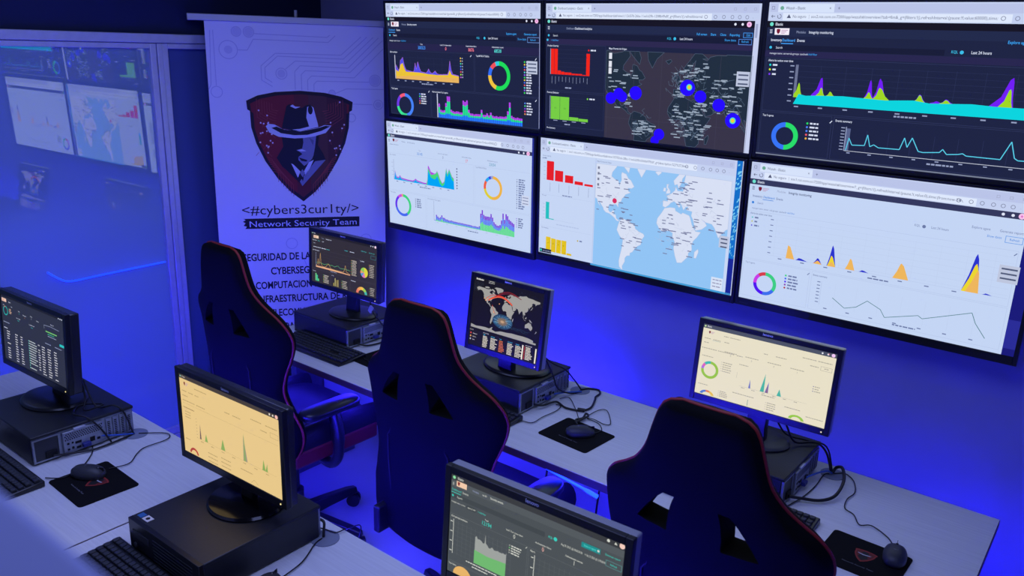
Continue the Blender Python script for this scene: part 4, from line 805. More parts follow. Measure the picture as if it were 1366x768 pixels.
NV, LT, MD = (14, 16, 34), (206, 208, 226), (126, 128, 158)
pc.poly(Z([(.335,1.640),(.333,1.601),(.338,1.555),(.303,1.498),(.330,1.452),(.341,1.443),(.428,1.352),(.547,1.487),(.535,1.52),(.510,1.562),(.516,1.60),(.52,1.64)]), NV, 7)
pc.poly(Z([(.436,1.612),(.504,1.622),(.500,1.59),(.495,1.552),(.486,1.51),(.478,1.492),(.455,1.468),(.438,1.456),(.425,1.470),(.410,1.487),(.411,1.502),(.431,1.517),(.418,1.528),(.402,1.537),(.431,1.545),(.438,1.575)]), MD, 8)
pc.poly(Z([(.405,1.536),(.425,1.530),(.452,1.532),(.43,1.541)]), LT, 9); pc.poly(Z([(.412,1.500),(.43,1.494),(.455,1.486),(.45,1.478),(.425,1.482)]), NV, 9); pc.poly(Z([(.468,1.60),(.49,1.585),(.486,1.56),(.476,1.58)]), (96, 98, 128), 9)
pc.poly(Z([(.493,1.480),(.547,1.487),(.425,1.352),(.413,1.376),(.47,1.45)]), MD, 8)
pc.poly(Z([(.374,1.470),(.386,1.462),(.418,1.428),(.404,1.396)]), LT, 8); pc.poly(Z([(.462,1.475),(.486,1.487),(.446,1.400),(.434,1.426)]), LT, 8)
pc.poly(Z([(.428,1.440),(.441,1.420),(.428,1.398),(.415,1.420)]), MD, 9); pc.poly(Z([(.420,1.398),(.434,1.398),(.428,1.376)]), NV, 9)
pc.poly(Z([(.258,1.656),(.272,1.668),(.300,1.665),(.340,1.642),(.395,1.634),(.425,1.633),(.513,1.650),(.545,1.663),(.580,1.661),(.571,1.648),(.551,1.624),(.492,1.606),(.440,1.598),(.395,1.596),(.319,1.604),(.273,1.626)]), LT, 9)
pc.poly(Z([(.285,1.648),(.330,1.622),(.395,1.612),(.46,1.614),(.53,1.634),(.575,1.657),(.55,1.660),(.513,1.648),(.425,1.631),(.345,1.640),(.31,1.655)]), NV, 10)
pc.poly(Z([(.335,1.646),(.347,1.698),(.362,1.756),(.376,1.766),(.392,1.762),(.406,1.747),(.439,1.748),(.455,1.760),(.476,1.765),(.495,1.752),(.505,1.71),(.515,1.651),(.425,1.633)]), NV, 11)
pc.poly(Z([(.463,1.752),(.480,1.760),(.494,1.750),(.503,1.71),(.513,1.668),(.470,1.655),(.457,1.70)]), LT, 12); pc.disc(.478, -1.738, .012, NV, 13, 1, ry=.022)
pc.poly(Z([(.38,1.756),(.392,1.764),(.406,1.754),(.43,1.753),(.405,1.744)]), LT, 12); pc.poly(Z([(.385,1.640),(.425,1.644),(.513,1.668),(.515,1.654),(.425,1.633)]), LT, 12)
# wording
pc.text(.117, -1.208, '<#cybers3cur1ty/>', .048, (24, 24, 40), 3, 1, width=.592, res=3)
pc.poly(Z([(.126,1.187),(.135,1.180),(.122,1.172),(.134,1.164),(.124,1.150),(.140,1.146),(.132,1.134),(.712,1.132),(.713,1.186)]), (20, 20, 36), 2)
pc.text(.150, -1.143, 'Network Security Team', .031, (214, 218, 240), 4, 1, width=.548, res=3)
for z, t, u0, wd in ((.963, 'SEGURIDAD DE LA INFORMACION', .112, .63), (.886, 'CYBERSEGURIDAD', .246, .36), (.809, 'COMPUTACION EN LA NUBE', .166, .52), (.733, 'INFRAESTRUCTURA DE RED', .168, .52), (.655, 'TELECOMUNICACIONES', .214, .43), (.577, 'DATA CENTER', .300, .26)):
    pc.text(u0, -z, t, .038, (26, 26, 44), 3, 1, width=wd, bold=.022, res=3)
pc.rect(.285, -.350, .562, -.143, (12, 12, 24), 2); pc.rect(.02, -.350, .285, -.143, (12, 12, 24), 2)
for z, t, u0, wd, b in ((.284, 'Center - Calle 70', .312, .165, .02), (.252, '- Cra 7a # 73-55 p', .372, .168, .02), (.219, 'm.co', .312, .040, .0), (.219, 'NetSecTeam', .408, .136, .0)): pc.text(u0, -z, t, .019, (205, 208, 240), 4, 1, width=wd, bold=b, res=2)
pc.rect(.368, -.241, .392, -.215, (190, 196, 235), 4); pc.text(.377, -.217, 'f', .020, (20, 24, 60), 5, 1, bold=.02)
pc.build('print', PRINT, bpy.data.objects['banner_sheet'])
MB().box(-.500, .500, -.009, .012, 2.150, 2.182).build('top_bar', M_base, bn, bevel=.003)
MB().box(-.43, .43, -.07, .11, .012, .090).build('base', M_base, bn, bevel=.008)
MB().tube([(0, .022, .09), (0, .022, 2.215)], .008).build('support_pole', M_base, bn)
for s in (-1, 1): MB().box(s*.3-.02, s*.3+.02, -.13, .16, 0, .012).build('foot', M_base, bn, bevel=.002)

# ================================================================ DESKS
def make_desk(name, label, x0, x1, y0, y1, legs, groms, grp, panel=True, band=.028):
    r = thing(name, label, 'desk', (x0, y0, 0), 0, grp); L, D = x1-x0, y1-y0
    MB().box(0, L, .001, D, .750-band, .750).build('desk_top', M_desk, r, smooth=0)
    MB().box(0, L, -.0015, .001, .750-band, .7485).box(-.0015, 0, 0, D, .750-band, .7485).box(L, L+.0015, 0, D, .750-band, .7485).build('edge_band', M_band, r, smooth=0)
    for lx in legs:
        MB().box(lx-x0-.02, lx-x0+.02, .05, D-.05, .0, .04).box(lx-x0-.02, lx-x0+.02, D*.5-.09, D*.5+.09, .04, .75-band-.03).box(lx-x0-.02, lx-x0+.02, .05, D-.05, .75-band-.03, .75-band).build('leg', M_leg, r, bevel=.002)
    if panel: MB().box(.06, L-.06, D*.62, D*.62+.016, .34, .75-band).build('modesty_panel', M_panel, r, smooth=0)
    for gx, gy in groms: MB().lathe([(.040, .7501), (.040, .7525), (.036, .7535)], 28, Matrix.Translation((gx-x0, gy-y0, 0))).build('grommet', M_grom, r)
    return r
make_desk('desk', 'long white desk under the wall screens with three workstations', -1.262, 1.717, -.632, 0.0, (-1.2, .70, 1.64), ((-.80, -.02-.05), (.215, -.060), (1.232, -.062)), None)
make_desk('desk', 'white desk in front row beside the frosted glass', -1.60, -.229, -1.985, -1.345, (-1.5, -.32), ((-.727, -1.430),), None)
make_desk('desk', 'white desk in front row holding amber and grey monitors', -.2225, 1.46, -1.985, -1.345, (-.12, 1.36), ((.257, -1.408),), None)

# ================================================================ LED STRIPS
def led(name, label, p0, p1, s, r=.006, col='a'):
    o = MB().tube([p0, p1], r, 6).build(name, led_mat(col, s)); tag(o, label, 'led strip', None); return o
led('led_strip', 'blue led strip on the wall behind left half of the long desk', (-1.10, .27, .549), (.12, .27, .549), LED_BACK, .007, 'rear')
led('led_strip', 'dimmer blue led strip on the wall behind right half of the long desk', (.20, .27, .549), (1.54, .27, .549), 24, .007, 'rear_right')
led('led_strip', 'blue led strip on the underside of the long desk', (-1.2, -.56, .712), (1.6, -.56, .712), 60, .006, 'under')
o = MB().tube(smoothpath([(.40, -.612, .717), (.50, -.628, .716), (.60, -.637, .712), (.672, -.640, .703)], 5), [.003]*6+[.004]*6+[.007]*4, 8).build('led_strip', led_mat('front', LED_FRONT)); tag(o, 'blue led strip hanging under the front edge of the long desk', 'led strip')
led('led_strip', 'blue led strip under right end of the long desk', (1.684, -.58, .710), (1.684, -.03, .710), LED_SIDE, .007, 'side')
led('led_strip', 'blue led strip under rear edge of the front row desks', (-1.5, -1.338, .705), (1.40, -1.338, .705), LED_FLOOR, .006, 'floor')
led('led_strip', 'added blue light strip under the left end of the front row desk', (-1.57, -1.95, .708), (-1.57, -1.37, .708), 130, .006, 'left')  # added to brighten the lower glass, no known strip here
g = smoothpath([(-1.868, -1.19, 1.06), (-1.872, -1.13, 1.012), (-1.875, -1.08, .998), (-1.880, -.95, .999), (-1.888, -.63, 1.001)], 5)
o = MB().tube(g, .0035, 6).build('led_strip', led_mat('glass', 5)); tag(o, 'thin blue glowing line standing in for an led reflection in the frosted glass', 'led strip')  # glowing tube added to imitate an led line reflected in the glass

# ================================================================ COMPUTERS
def make_pc(label, loc, rz, stickers=False):
    r = thing('desktop_computer', label, 'computer', loc, rz, 'small black desktop computers')
    X0, X1, Y0, Y1, H = -.185, .185, -.1675, .1675, .1015
    MB().box(X0+.012, X1-.004, Y0, Y1, .004, H-.006).build('case', M_case, r, bevel=.003)
    MB().box(X0+.012, X1+.004, Y0-.001, Y1+.001, H-.010, H).build('lid', M_case, r, bevel=.003)
    mb = MB().box(X0, X0+.014, Y0, Y1, .004, H)
    for k in range(7): mb.box(X0-.0015, X0+.001, Y0+.03, Y1-.12, .02+.010*k, .024+.010*k)
    fb = mb.build('front_bezel', M_black, r, bevel=.003)
    MB().box(X0-.002, X0+.002, Y1-.10, Y1-.02, .055, .075).build('disc_drive', M_grey, fb, bevel=.001)
    MB().lathe([(.008, 0), (.008, .003), (.006, .004)], 16, Matrix.Translation((X0, Y1-.03, .03)) @ Matrix.Rotation(-math.pi/2, 4, 'Y')).build('power_button', M_grey, fb)
    rp = MB().box(X1-.005, X1-.001, Y0+.003, Y1-.003, .006, H-.011).build('rear_panel', M_steel, r, bevel=.001)
    ps = MB().use(M_steel).box(X1-.001, X1+.003, Y0+.003, Y0+.088, .008, .013).box(X1-.001, X1+.003, Y0+.003, Y0+.088, H-.018, H-.013).box(X1-.001, X1+.003, Y0+.003, Y0+.009, .013, H-.018).box(X1-.001, X1+.003, Y0+.082, Y0+.088, .013, H-.018).use(M_grey).box(X1-.001, X1+.001, Y0+.009, Y0+.082, .013, H-.018).build('power_supply', None, r, smooth=0)
    MB().box(X1+.001, X1+.006, Y0+.040, Y0+.075, .014, .038).build('power_socket', M_hole, ps, bevel=.001)
    io = MB().box(X1-.001, X1+.010, Y0+.094, Y0+.225, .010, H-.016).build('io_panel', M_steel, r, bevel=.002)
    vm = MB()
    for i in range(17):
        for j in range(4):
            y = Y0+.101+.0072*i+(.0036 if j % 2 else 0); vm.lathe([(.0026, 0), (.0026, .0006)], 6, Matrix.Translation((X1+.0097, y, .058+.0062*j)) @ Matrix.Rotation(math.pi/2, 4, 'Y'))
    vm.build('vent_holes', M_hole, io, smooth=0)
    for y, z, a_, b_ in ((.108, .044, .007, .006), (.108, .024, .007, .006), (.122, .044, .006, .006), (.122, .026, .007, .008), (.140, .040, .020, .008), (.140, .022, .014, .007), (.186, .034, .016, .016), (.206, .030, .010, .008)):
        MB().box(X1+.009, X1+.0112, Y0+y-a_/2, Y0+y+a_/2, z-b_/2, z+b_/2).build('port', M_hole, io, smooth=0)
    MB().box(X1+.009, X1+.024, Y0+.150, Y0+.176, .018, .032).build('video_plug', M_vga, io, bevel=.002)
    for k in range(4):
        y = Y0+.238+.0235*k
        s_ = MB().box(X1-.001, X1+.004, y, y+.017, .010, H-.018).build('expansion_slot', M_steel, r, bevel=.001)
        mb = MB()
        for j in range(9): mb.box(X1+.0036, X1+.0046, y+.004, y+.013, .018+.0065*j, .0215+.0065*j)
        mb.build('slot_vents', M_hole, s_, smooth=0)
    MB().box(X1-.001, X1+.012, Y0+.130, Y0+.168, H-.018, H-.010).build('latch', M_alu, r, bevel=.002)
    for fx in (-.14, .14):
        for fy in (-.13, .13): MB().lathe([(.010, 0), (.010, .005)], 14, Matrix.Translation((fx, fy, 0))).build('foot', M_black, r)
    if stickers:
        s1 = MB().box(X0+.020, X0+.038, Y1-.030, Y1-.010, H, H+.0008).build('sticker', mat('blue_sticker', (0.02, 0.12, 0.35), .5), r, smooth=0); s1['label'] = 'small blue sticker'
        s2 = MB().use(M_tag).box(X0+.020, X0+.040, Y1-.062, Y1-.034, H, H+.0008).use(M_hole).lathe([(.006, 0), (.006, .0012)], 16, Matrix.Translation((X0+.030, Y1-.048, H))).build('sticker', None, r, smooth=0); s2['label'] = 'small white sticker with dark round emblem'
    return r
PZ = .7504
make_pc('black desktop computer at front left under the table monitor, ports facing right', (-.929, -1.591, PZ), 0)
make_pc('black desktop computer under amber monitor with two stickers on its corner', (.076, -1.598, PZ), math.pi/2, True)
make_pc('black desktop computer under grey monitor, at front of the photo', (.98, -1.60, PZ), 0)
make_pc('black desktop computer on the left end of the long desk beside the banner', (-1.002, -.232, PZ), 0)
make_pc('black desktop computer under the square threat map monitor', (-.012, -.246, PZ), 0)
make_pc('black desktop computer under the cream monitor at right of the long desk', (.990, -.226, PZ), 0)

# ================================================================ MONITORS
def make_monitor(fn, label, base, c, yaw, tilt, W=.432, H=.240, kind='oval', brand=True, depth=.040, shell=None):
    r = thing('monitor', label, 'monitor', (base[0], base[1], PZ+.1017), yaw, 'desktop monitors')
    cl = Matrix.Rotation(-yaw, 4, 'Z') @ Vector((c[0]-base[0], c[1]-base[1], c[2]-PZ-.1017))
    Mx = Matrix.Translation(cl) @ Matrix.Rotation(-tilt, 4, 'X')
    w2, h2, sb, tb, bb = W/2, H/2, .0165, .0175, .0225
    mb = MB()
    for b in ((-w2-sb, -w2, -h2-bb, h2+tb), (w2, w2+sb, -h2-bb, h2+tb), (-w2, w2, h2, h2+tb), (-w2, w2, -h2-bb, -h2)): mb.box(b[0], b[1], -.003, .014, b[2], b[3], Mx)
    mb.build('bezel', M_black, r, bevel=.0015)
    mb = MB().box(-w2-sb+.001, w2+sb-.001, .012, depth, -h2-bb+.001, h2+tb-.001, Mx).box(-w2*.72, w2*.72, depth, depth+.022, -h2*.7, h2*.75, Mx)
    mb.build('back_cover', shell or M_shell, r, bevel=.004)
    cv = Canvas(lambda u, v, l: Mx @ Vector((u*W-w2, -.0002-l*.00008, h2-v*H))); fn(cv); cv.build('screen', DISPLAY, r)
    if brand:
        t = Canvas(lambda u, v, l: Mx @ Vector((u, -.0034-l*.0001, -v))); t.text(0, -h2-.006, 'lenovo', .0085, (225, 230, 250), 1, 1, anchor='c', res=3, bold=.02, xs=1.0); t.build('nameplate', PRINT, r)
    MB().lathe([(.0022, 0), (.0022, .001)], 10, Mx @ Matrix.Translation((w2*.97, -.003, -h2-.012)) @ Matrix.Rotation(math.pi/2, 4, 'X')).build('power_light', emis('standby_light', (1.0, .85, .35), 1.2), r)
    zt = cl.z-h2*.35; zb = .010
    yb = cl.y+depth+.022
    mb = MB()
    if kind == 'round':
        mb.loft([[Vector((sx*.026, yy, z)) for sx, yy in ((-1, y0), (1, y0), (1, y0+.020), (-1, y0+.020))] for z, y0 in ((zb, -.004), (zb+.05, .004), (cl.z-h2*.6, yb-.026), (zt, yb-.010))])
        mb.build('neck', M_gloss, r, bevel=.003)
        MB().lathe([(.112, 0), (.114, .004), (.108, .010), (.05, .014), (.03, .016)], 48, None, 1.0, .92).build('base', M_gloss, r)
    else:
        mb.loft([[Vector((sx*ww, yy, z)) for sx, yy in ((-1, y0), (1, y0), (1, y0+.030), (-1, y0+.030))] for z, y0, ww in ((zb, yb-.036, .036), (zb+.04, yb-.034, .033), (cl.z-h2*.5, yb-.022, .033), (zt, yb-.012, .033))])
        mb.build('neck', M_black, r, bevel=.004)
        k = (.146 if W < .4 else .124) if kind == 'oval' else .108
        MB().lathe([(k, 0), (k+.002, .005), (k-.003, .010), (k-.012, .0125), (.04, .0145)], 48, None, 1.0, .80).build('base', M_black if kind == 'oval' else M_grey, r)
    return r
make_monitor(mon_table, 'dark monitor showing a grey table, leftmost of the front row', (-.985, -1.575), (-1.036, -1.599, 1.067), .046, .062, depth=.045)
make_monitor(mon_amber, 'monitor with amber tinted page and small green peaks, front row', (.078, -1.530), (.055, -1.558, 1.061), .036, .0, kind='round', depth=.036)
make_monitor(mon_grey, 'monitor showing grey dashboard with green block chart, at bottom of photo', (1.0, -1.44), (1.011, -1.479, 1.067), .040, .05, shell=M_shell2)
make_monitor(mon_conn, 'dark monitor with pie chart in front of the banner', (-.955, -.235), (-.968, -.278, 1.098), .035, .035)
make_monitor(mon_threat, 'square monitor showing world threat map with red arcs', (.015, -.225), (.031, -.336, 1.081), .005, .123, .338, .270, shell=M_shell2)
make_monitor(mon_cream, 'monitor with cream page and green ring at right of the long desk', (1.005, -.19), (1.015, -.244, 1.106), .033, .098, kind='small', shell=M_shell2)

# ================================================================ KEYBOARDS, MICE, PADS
def make_keyboard(label, x, y, rz=0):
    r = thing('keyboard', label, 'keyboard', (x, y, PZ), rz, 'black keyboards')
    T = lambda u, v: .010+.010*(v+.078)/.156
    MB().loft([[Vector((-.225, -.078, 0)), Vector((.225, -.078, 0)), Vector((.225, .078, 0)), Vector((-.225, .078, 0))], [Vector((-.225, -.078, .010)), Vector((.225, -.078, .010)), Vector((.225, .078, .020)), Vector((-.225, .078, .020))]]).build('body', M_black, r, bevel=.004)
    mb = MB()
    for row in range(6):
        v = .052-.0205*row-(.004 if row else 0); u = -.215
        while u < .205:
            if -.215 <= u < .068 or .078 < u < .128 or .138 < u < .208:
                w_ = .0155
                if row == 5 and -.14 < u < -.05: w_ = .105
                if not (row in (3,) and .078 < u < .128) and u+w_ < .216: mb.box(u, u+w_, v, v+.0155, T(0, v)-.002, T(0, v)+.0075)
                u += w_+.0033
            else: u += .004
    mb.build('keys', M_grey, r, bevel=.0015, seg=1)
    c = Canvas(lambda u, v, l: (u, -v, T(0, -v)+.0006)); c.text(.205, -.068, 'logitech', .0055, (150, 155, 170), 1, 1, anchor='r', res=2); c.build('nameplate', PRINT, r)
    return r
make_keyboard('black keyboard on front desk left, half behind the blurred rail', -.820, -1.864)
make_keyboard('black keyboard in front of the amber monitor computer', .075, -1.862)
make_keyboard('black keyboard at left end of the long desk', -.912, -.478)
make_keyboard('black keyboard hidden behind the middle chair', -.015, -.512)
make_keyboard('black keyboard behind the right chair, its corner showing', 1.076, -.474)
def make_mouse(label, x, y, rz):
    r = thing('mouse', label, 'mouse', (x, y, PZ+.0026), rz, 'black computer mice')
    rings = []
    for z, s, f in ((0, .90, .94), (.006, 1.0, 1.0), (.014, 1.0, 1.0), (.023, .90, .93), (.030, .70, .74), (.0345, .42, .45), (.036, .12, .15)):
        rings.append([Vector((.0315*s*math.copysign(abs(math.cos(t))**.8, math.cos(t)), (.053*f*math.copysign(abs(math.sin(t))**.85, math.sin(t)))-.006*(z/.036), z)) for t in [2*math.pi*i/28 for i in range(28)]])
    MB().loft(rings).build('shell', M_grey, r, smooth=60)
    MB().lathe([(.007, -.0035), (.0085, 0), (.007, .0035)], 16, Matrix.Translation((0, .030, .026)) @ Matrix.Rotation(math.pi/2, 4, 'Y')).build('scroll_wheel', M_black, r)
    MB().box(-.0006, .0006, .012, .050, .020, .0325).build('button_split', M_hole, r, smooth=0)
    c = Canvas(lambda u, v, l: (u, -v, .0366)); c.text(0, .010, 'logitech', .0035, (150, 155, 170), 1, 1, anchor='c', res=1); c.build('nameplate', PRINT, r)
    return r
def make_pad(label, x, y, rz):
    r = thing('mouse_pad', label, 'mouse pad', (x, y, PZ), rz, 'black printed mouse pads')
    pts = []
    for sx, sy, a0 in ((1, 1, 0), (-1, 1, 90), (-1, -1, 180), (1, -1, 270)):
        for k in range(5):
            t = math.radians(a0+22.5*k); pts.append((sx*(.1095-.012)+.012*math.cos(t), sy*(.0915-.012)+.012*math.sin(t)))
    MB().prism(pts, 0, .0024).build('cloth', M_pad, r, bevel=.0006)
    c = Canvas(lambda u, v, l: (u, -v, .0025+l*.00005))
    S_ = .000118*1000; k = .115
    f = lambda P: [((u-.43)*k, -(z-1.55)*k-.006) for u, z in P]
    c.poly(f(SH), (150, 40, 34), 1); c.poly(f([(.43+(u-.43)*.85, 1.58+(z-1.58)*.85) for u, z in SH]), (104, 26, 26), 2)
    c.poly(f([(.335,1.640),(.333,1.601),(.303,1.498),(.341,1.443),(.428,1.352),(.547,1.487),(.510,1.562),(.52,1.64)]), (14, 14, 20), 3)
    c.poly(f([(.258,1.656),(.34,1.642),(.347,1.698),(.376,1.766),(.476,1.765),(.505,1.71),(.515,1.651),(.580,1.661),(.551,1.624),(.395,1.596),(.273,1.626)]), (20, 20, 28), 4); c.poly(f([(.258,1.656),(.425,1.633),(.580,1.661),(.551,1.624),(.395,1.596),(.273,1.626)]), (190, 192, 205), 5)
    c.text(0, .052, 'Network Security Team', .0052, (120, 122, 135), 3, 1, width=.085, anchor='l') if False else c.text(-.042, .052, 'Network Security Team', .0052, (120, 122, 135), 3, 1, width=.084)
    c.build('print', PRINT, r)
    return r
make_pad('black mouse pad on front desk left of the seam', -.506, -1.683, -.03)
make_pad('black mouse pad beside computer at the amber monitor', .372, -1.72, -.03)
make_pad('black mouse pad between the left and middle chairs', -.608, -.380, -.06)
make_pad('black mouse pad right of the threat map computer', .426, -.400, -.07)
make_pad('black mouse pad at right end of long desk, shield print showing', 1.452, -.490, -.03)
make_mouse('black mouse on the front left mouse pad', -.557, -1.672, -1.0)
make_mouse('black mouse right of the amber monitor computer', .325, -1.655, .3)
make_mouse('black mouse on pad right of the threat map computer', .440, -.395, -.75)
make_mouse('dark mouse on the rightmost pad beside the shield print', 1.522, -.440, .15)

# ================================================================ CABLES
def cable(label, pts, r=.0030, m=None, name='cable', k=6):
    o = MB().tube(smoothpath(pts, k), r, 8).build(name, m or M_cable, smooth=60); return tag(o, label, 'cable', 'cables on the desks')
zc = .7555
def fl(P, z=zc): return [(x, y, z) for x, y in P]
cable('thick black cable loop with ferrite bead beside the threat map computer', [(.186, -.336, .775), (.205, -.304, .765), (.216, -.232, .760), (.271, -.244, zc), (.329, -.226, zc), (.343, -.178, zc), (.317, -.108, zc), (.302, -.078, zc), (.297, -.039, zc), (.270, -.012, zc), (.235, -.030, zc), (.222, -.06, .757)], .0042)
o = MB().tube([(.317, -.231, .7585), (.343, -.220, .7585)], .0072, 12).build('ferrite_bead', M_cable, bpy.data.objects[o.name] if False else None); tag(o, 'black ferrite bead on the cable right of the threat map computer', 'cable bead')
cable('thin mouse cord bundled above the mouse pad right of the threat map computer', fl([(.474, -.352), (.479, -.315), (.440, -.276), (.386, -.268), (.409, -.257), (.460, -.267), (.474, -.245), (.407, -.160), (.379, -.175), (.374, -.249), (.375, -.300), (.308, -.230), (.228, -.157), (.205, -.19)]), .0016)
for k in range(3): pass
cable('tied bundle of mouse cord beside the threat map monitor pad', [(.392, -.345, .759), (.368, -.318, .762), (.376, -.285, .760), (.366, -.248, .762), (.386, -.262, .764), (.384, -.300, .764), (.378, -.335, .760)], .0042)
cable('thin cable end lying between keyboard and threat map computer', fl([(.21, -.470), (.219, -.449), (.254, -.435), (.253, -.370), (.260, -.294), (.248, -.244), (.225, -.245)]), .0017)
cable('blue network cable behind the threat map computer', [(.192, -.21, .778), (.205, -.16, .772), (.222, -.103, .762), (.232, -.075, .757)], .0032, M_bluec)
cable('black power cord hanging from the threat map monitor', [(.11, -.225, .95), (.17, -.25, .93), (.196, -.235, .87), (.203, -.20, .80), (.215, -.12, .758), (.225, -.07, .757)], .0034)
cable('second black cord from threat map monitor to the desk', [(.10, -.215, .94), (.165, -.20, .90), (.19, -.14, .86), (.208, -.09, .80), (.222, -.062, .757)], .0032)
cable('thin mouse cord winding to the rightmost mouse pad', fl([(1.512, -.388), (1.502, -.375), (1.477, -.341), (1.425, -.310), (1.395, -.329), (1.365, -.283), (1.332, -.262), (1.321, -.202), (1.327, -.143), (1.302, -.071), (1.264, -.038), (1.237, -.062)]), .0018)
cable('thick black power cable looping beside the cream monitor computer', [(1.183, -.345, .775), (1.214, -.315, .766), (1.262, -.280, .762), (1.291, -.230, .768), (1.290, -.15, .785), (1.262, -.075, .790), (1.238, -.056, .775), (1.232, -.066, .757)], .0052)
cable('thin black cord along the ports of the cream monitor computer', fl([(1.190, -.375), (1.208, -.289), (1.216, -.190), (1.212, -.095), (1.224, -.075)]), .0018)
cable('black cord hanging from the cream monitor', [(1.09, -.20, .97), (1.10, -.19, .93), (1.12, -.15, .866), (1.17, -.10, .862), (1.205, -.08, .83), (1.226, -.066, .758)], .0036)
cable('second black cord behind the cream monitor stand', [(1.04, -.14, .93), (1.08, -.13, .875), (1.14, -.10, .860), (1.198, -.06, .84), (1.226, -.055, .758)], .0030)
cable('blue network cable beside the cream monitor computer', [(1.186, -.20, .780), (1.205, -.15, .782), (1.222, -.10, .775), (1.230, -.07, .758)], .0030, M_bluec)
cable('thin mouse cord curling over the front left desk', fl([(-.552, -1.612), (-.538, -1.554), (-.581, -1.504), (-.603, -1.464), (-.602, -1.390), (-.625, -1.362), (-.659, -1.370), (-.715, -1.425)]), .0017)
cable('thin keyboard cord on front left desk', fl([(-.640, -1.768), (-.601, -1.728), (-.627, -1.661), (-.688, -1.601), (-.735, -1.575)]), .0019)
cable('black power cord along the ports of front left computer', [(-.733, -1.70, .772), (-.723, -1.631, .760), (-.709, -1.574, .757), (-.714, -1.484, .757), (-.725, -1.437, .757)], .0036)
cable('blue network cable behind the front left computer', [(-.737, -1.545, .784), (-.728, -1.50, .772), (-.722, -1.45, .760), (-.724, -1.436, .757)], .0030, M_bluec)
cable('coiled black cords hanging from the front left monitor', [(-.86, -1.535, .97), (-.84, -1.535, .885), (-.80, -1.56, .862), (-.77, -1.52, .875), (-.80, -1.50, .866), (-.85, -1.55, .862), (-.79, -1.60, .866), (-.745, -1.58, .862), (-.722, -1.55, .82), (-.718, -1.52, .758)], .0030)
cable('second black cord from the front left monitor to the desk', [(-.85, -1.53, .95), (-.80, -1.52, .864), (-.755, -1.48, .868), (-.732, -1.46, .84), (-.722, -1.44, .758)], .0030)
cable('black cord over the desk corner right of amber monitor computer', fl([(.255, -1.418), (.262, -1.448), (.302, -1.524), (.316, -1.598)]), .0018)
cable('thick black cord into grommet behind the amber monitor computer', [(.205, -1.398, .790), (.236, -1.395, .790), (.248, -1.405, .770), (.252, -1.410, .7545)], .0040)
cable('thin black cord dropping over rear edge of front desk', [(.205, -1.392, .757), (.232, -1.384, .757), (.264, -1.375, .757), (.270, -1.352, .757), (.268, -1.325, .75), (.226, -1.250, .70), (.215, -1.255, .62), (.25, -1.28, .54), (.255, -1.30, .2), (.25, -1.28, .006)], .0018)
cable('thin cord between left keyboard and mouse pad on the long desk', fl([(-.684, -.418), (-.66, -.43), (-.644, -.428), (-.626, -.44), (-.58, -.48)]), .0020)
cable('black cord with white tag hanging from monitor by the banner', [(-.85, -.23, .96), (-.82, -.24, .90), (-.79, -.235, .866), (-.785, -.18, .80), (-.79, -.10, .757)], .0034)
o = MB().box(-.010, .010, -.004, .004, -.016, .016, Matrix.Translation((-.825, -.244, .905)) @ Matrix.Rotation(.5, 4, 'Y')).build('cable_tag', M_tag, smooth=0); tag(o, 'small white tag wrapped on the cord by the banner monitor', 'tag')
cable('black power cord beside ports of the computer by the banner', [(-.805, -.345, .772), (-.78, -.32, .760), (-.765, -.25, .757), (-.775, -.16, .757), (-.79, -.09, .757)], .0040)
for (x, yy, lab) in ((.515, -.30, 'thin black cable hanging under the long desk, left one'), (.30, -.34, 'thin black cable hanging under long desk behind the middle chair'), (.58, -.25, 'short black cable end hanging under the long desk near led strip')):
    cable(lab, [(x, yy, .720), (x-.01, yy-.02, .62), (x-.03, yy-.02, .45 if 'short' not in lab else .60), (x-.03, yy-.03, .25 if 'short' not in lab else .57)], .004)

# ================================================================ GAMING CHAIRS
PROF = [(.490,.215),(.52,.262),(.58,.290),(.65,.290),(.72,.262),(.80,.236),(.87,.246),(.93,.268),(.97,.281),(1.017,.288),(1.060,.281),(1.095,.256),(1.122,.218),(1.150,.186),(1.20,.153),(1.26,.134),(1.30,.122),(1.325,.110),(1.340,.092),(1.348,.062)]
def interp(P, z):
    if z <= P[0][0]: return P[0][1]
    for i in range(len(P)-1):
        if z <= P[i+1][0]:
            p0 = P[max(i-1, 0)]; p1 = P[i]; p2 = P[i+1]; p3 = P[min(i+2, len(P)-1)]
            t = (z-p1[0])/(p2[0]-p1[0]); m1 = (p2[1]-p0[1])/(p2[0]-p0[0]+1e-9)*(p2[0]-p1[0]); m2 = (p3[1]-p1[1])/(p3[0]-p1[0]+1e-9)*(p2[0]-p1[0])
            return (2*t**3-3*t*t+1)*p1[1]+(t**3-2*t*t+t)*m1+(-2*t**3+3*t*t)*p2[1]+(t**3-t*t)*m2
    return P[-1][1]
CURL = [(.49, .05), (.62, .085), (.80, .055), (1.0, .080), (1.10, .050), (1.2, .012), (1.35, .004)]
def back_y(z, f): return -.265-(z-1.05)*.05 + interp(CURL, z)*abs(f)**2.4
HZ0, HZ1 = 1.020, 1.115
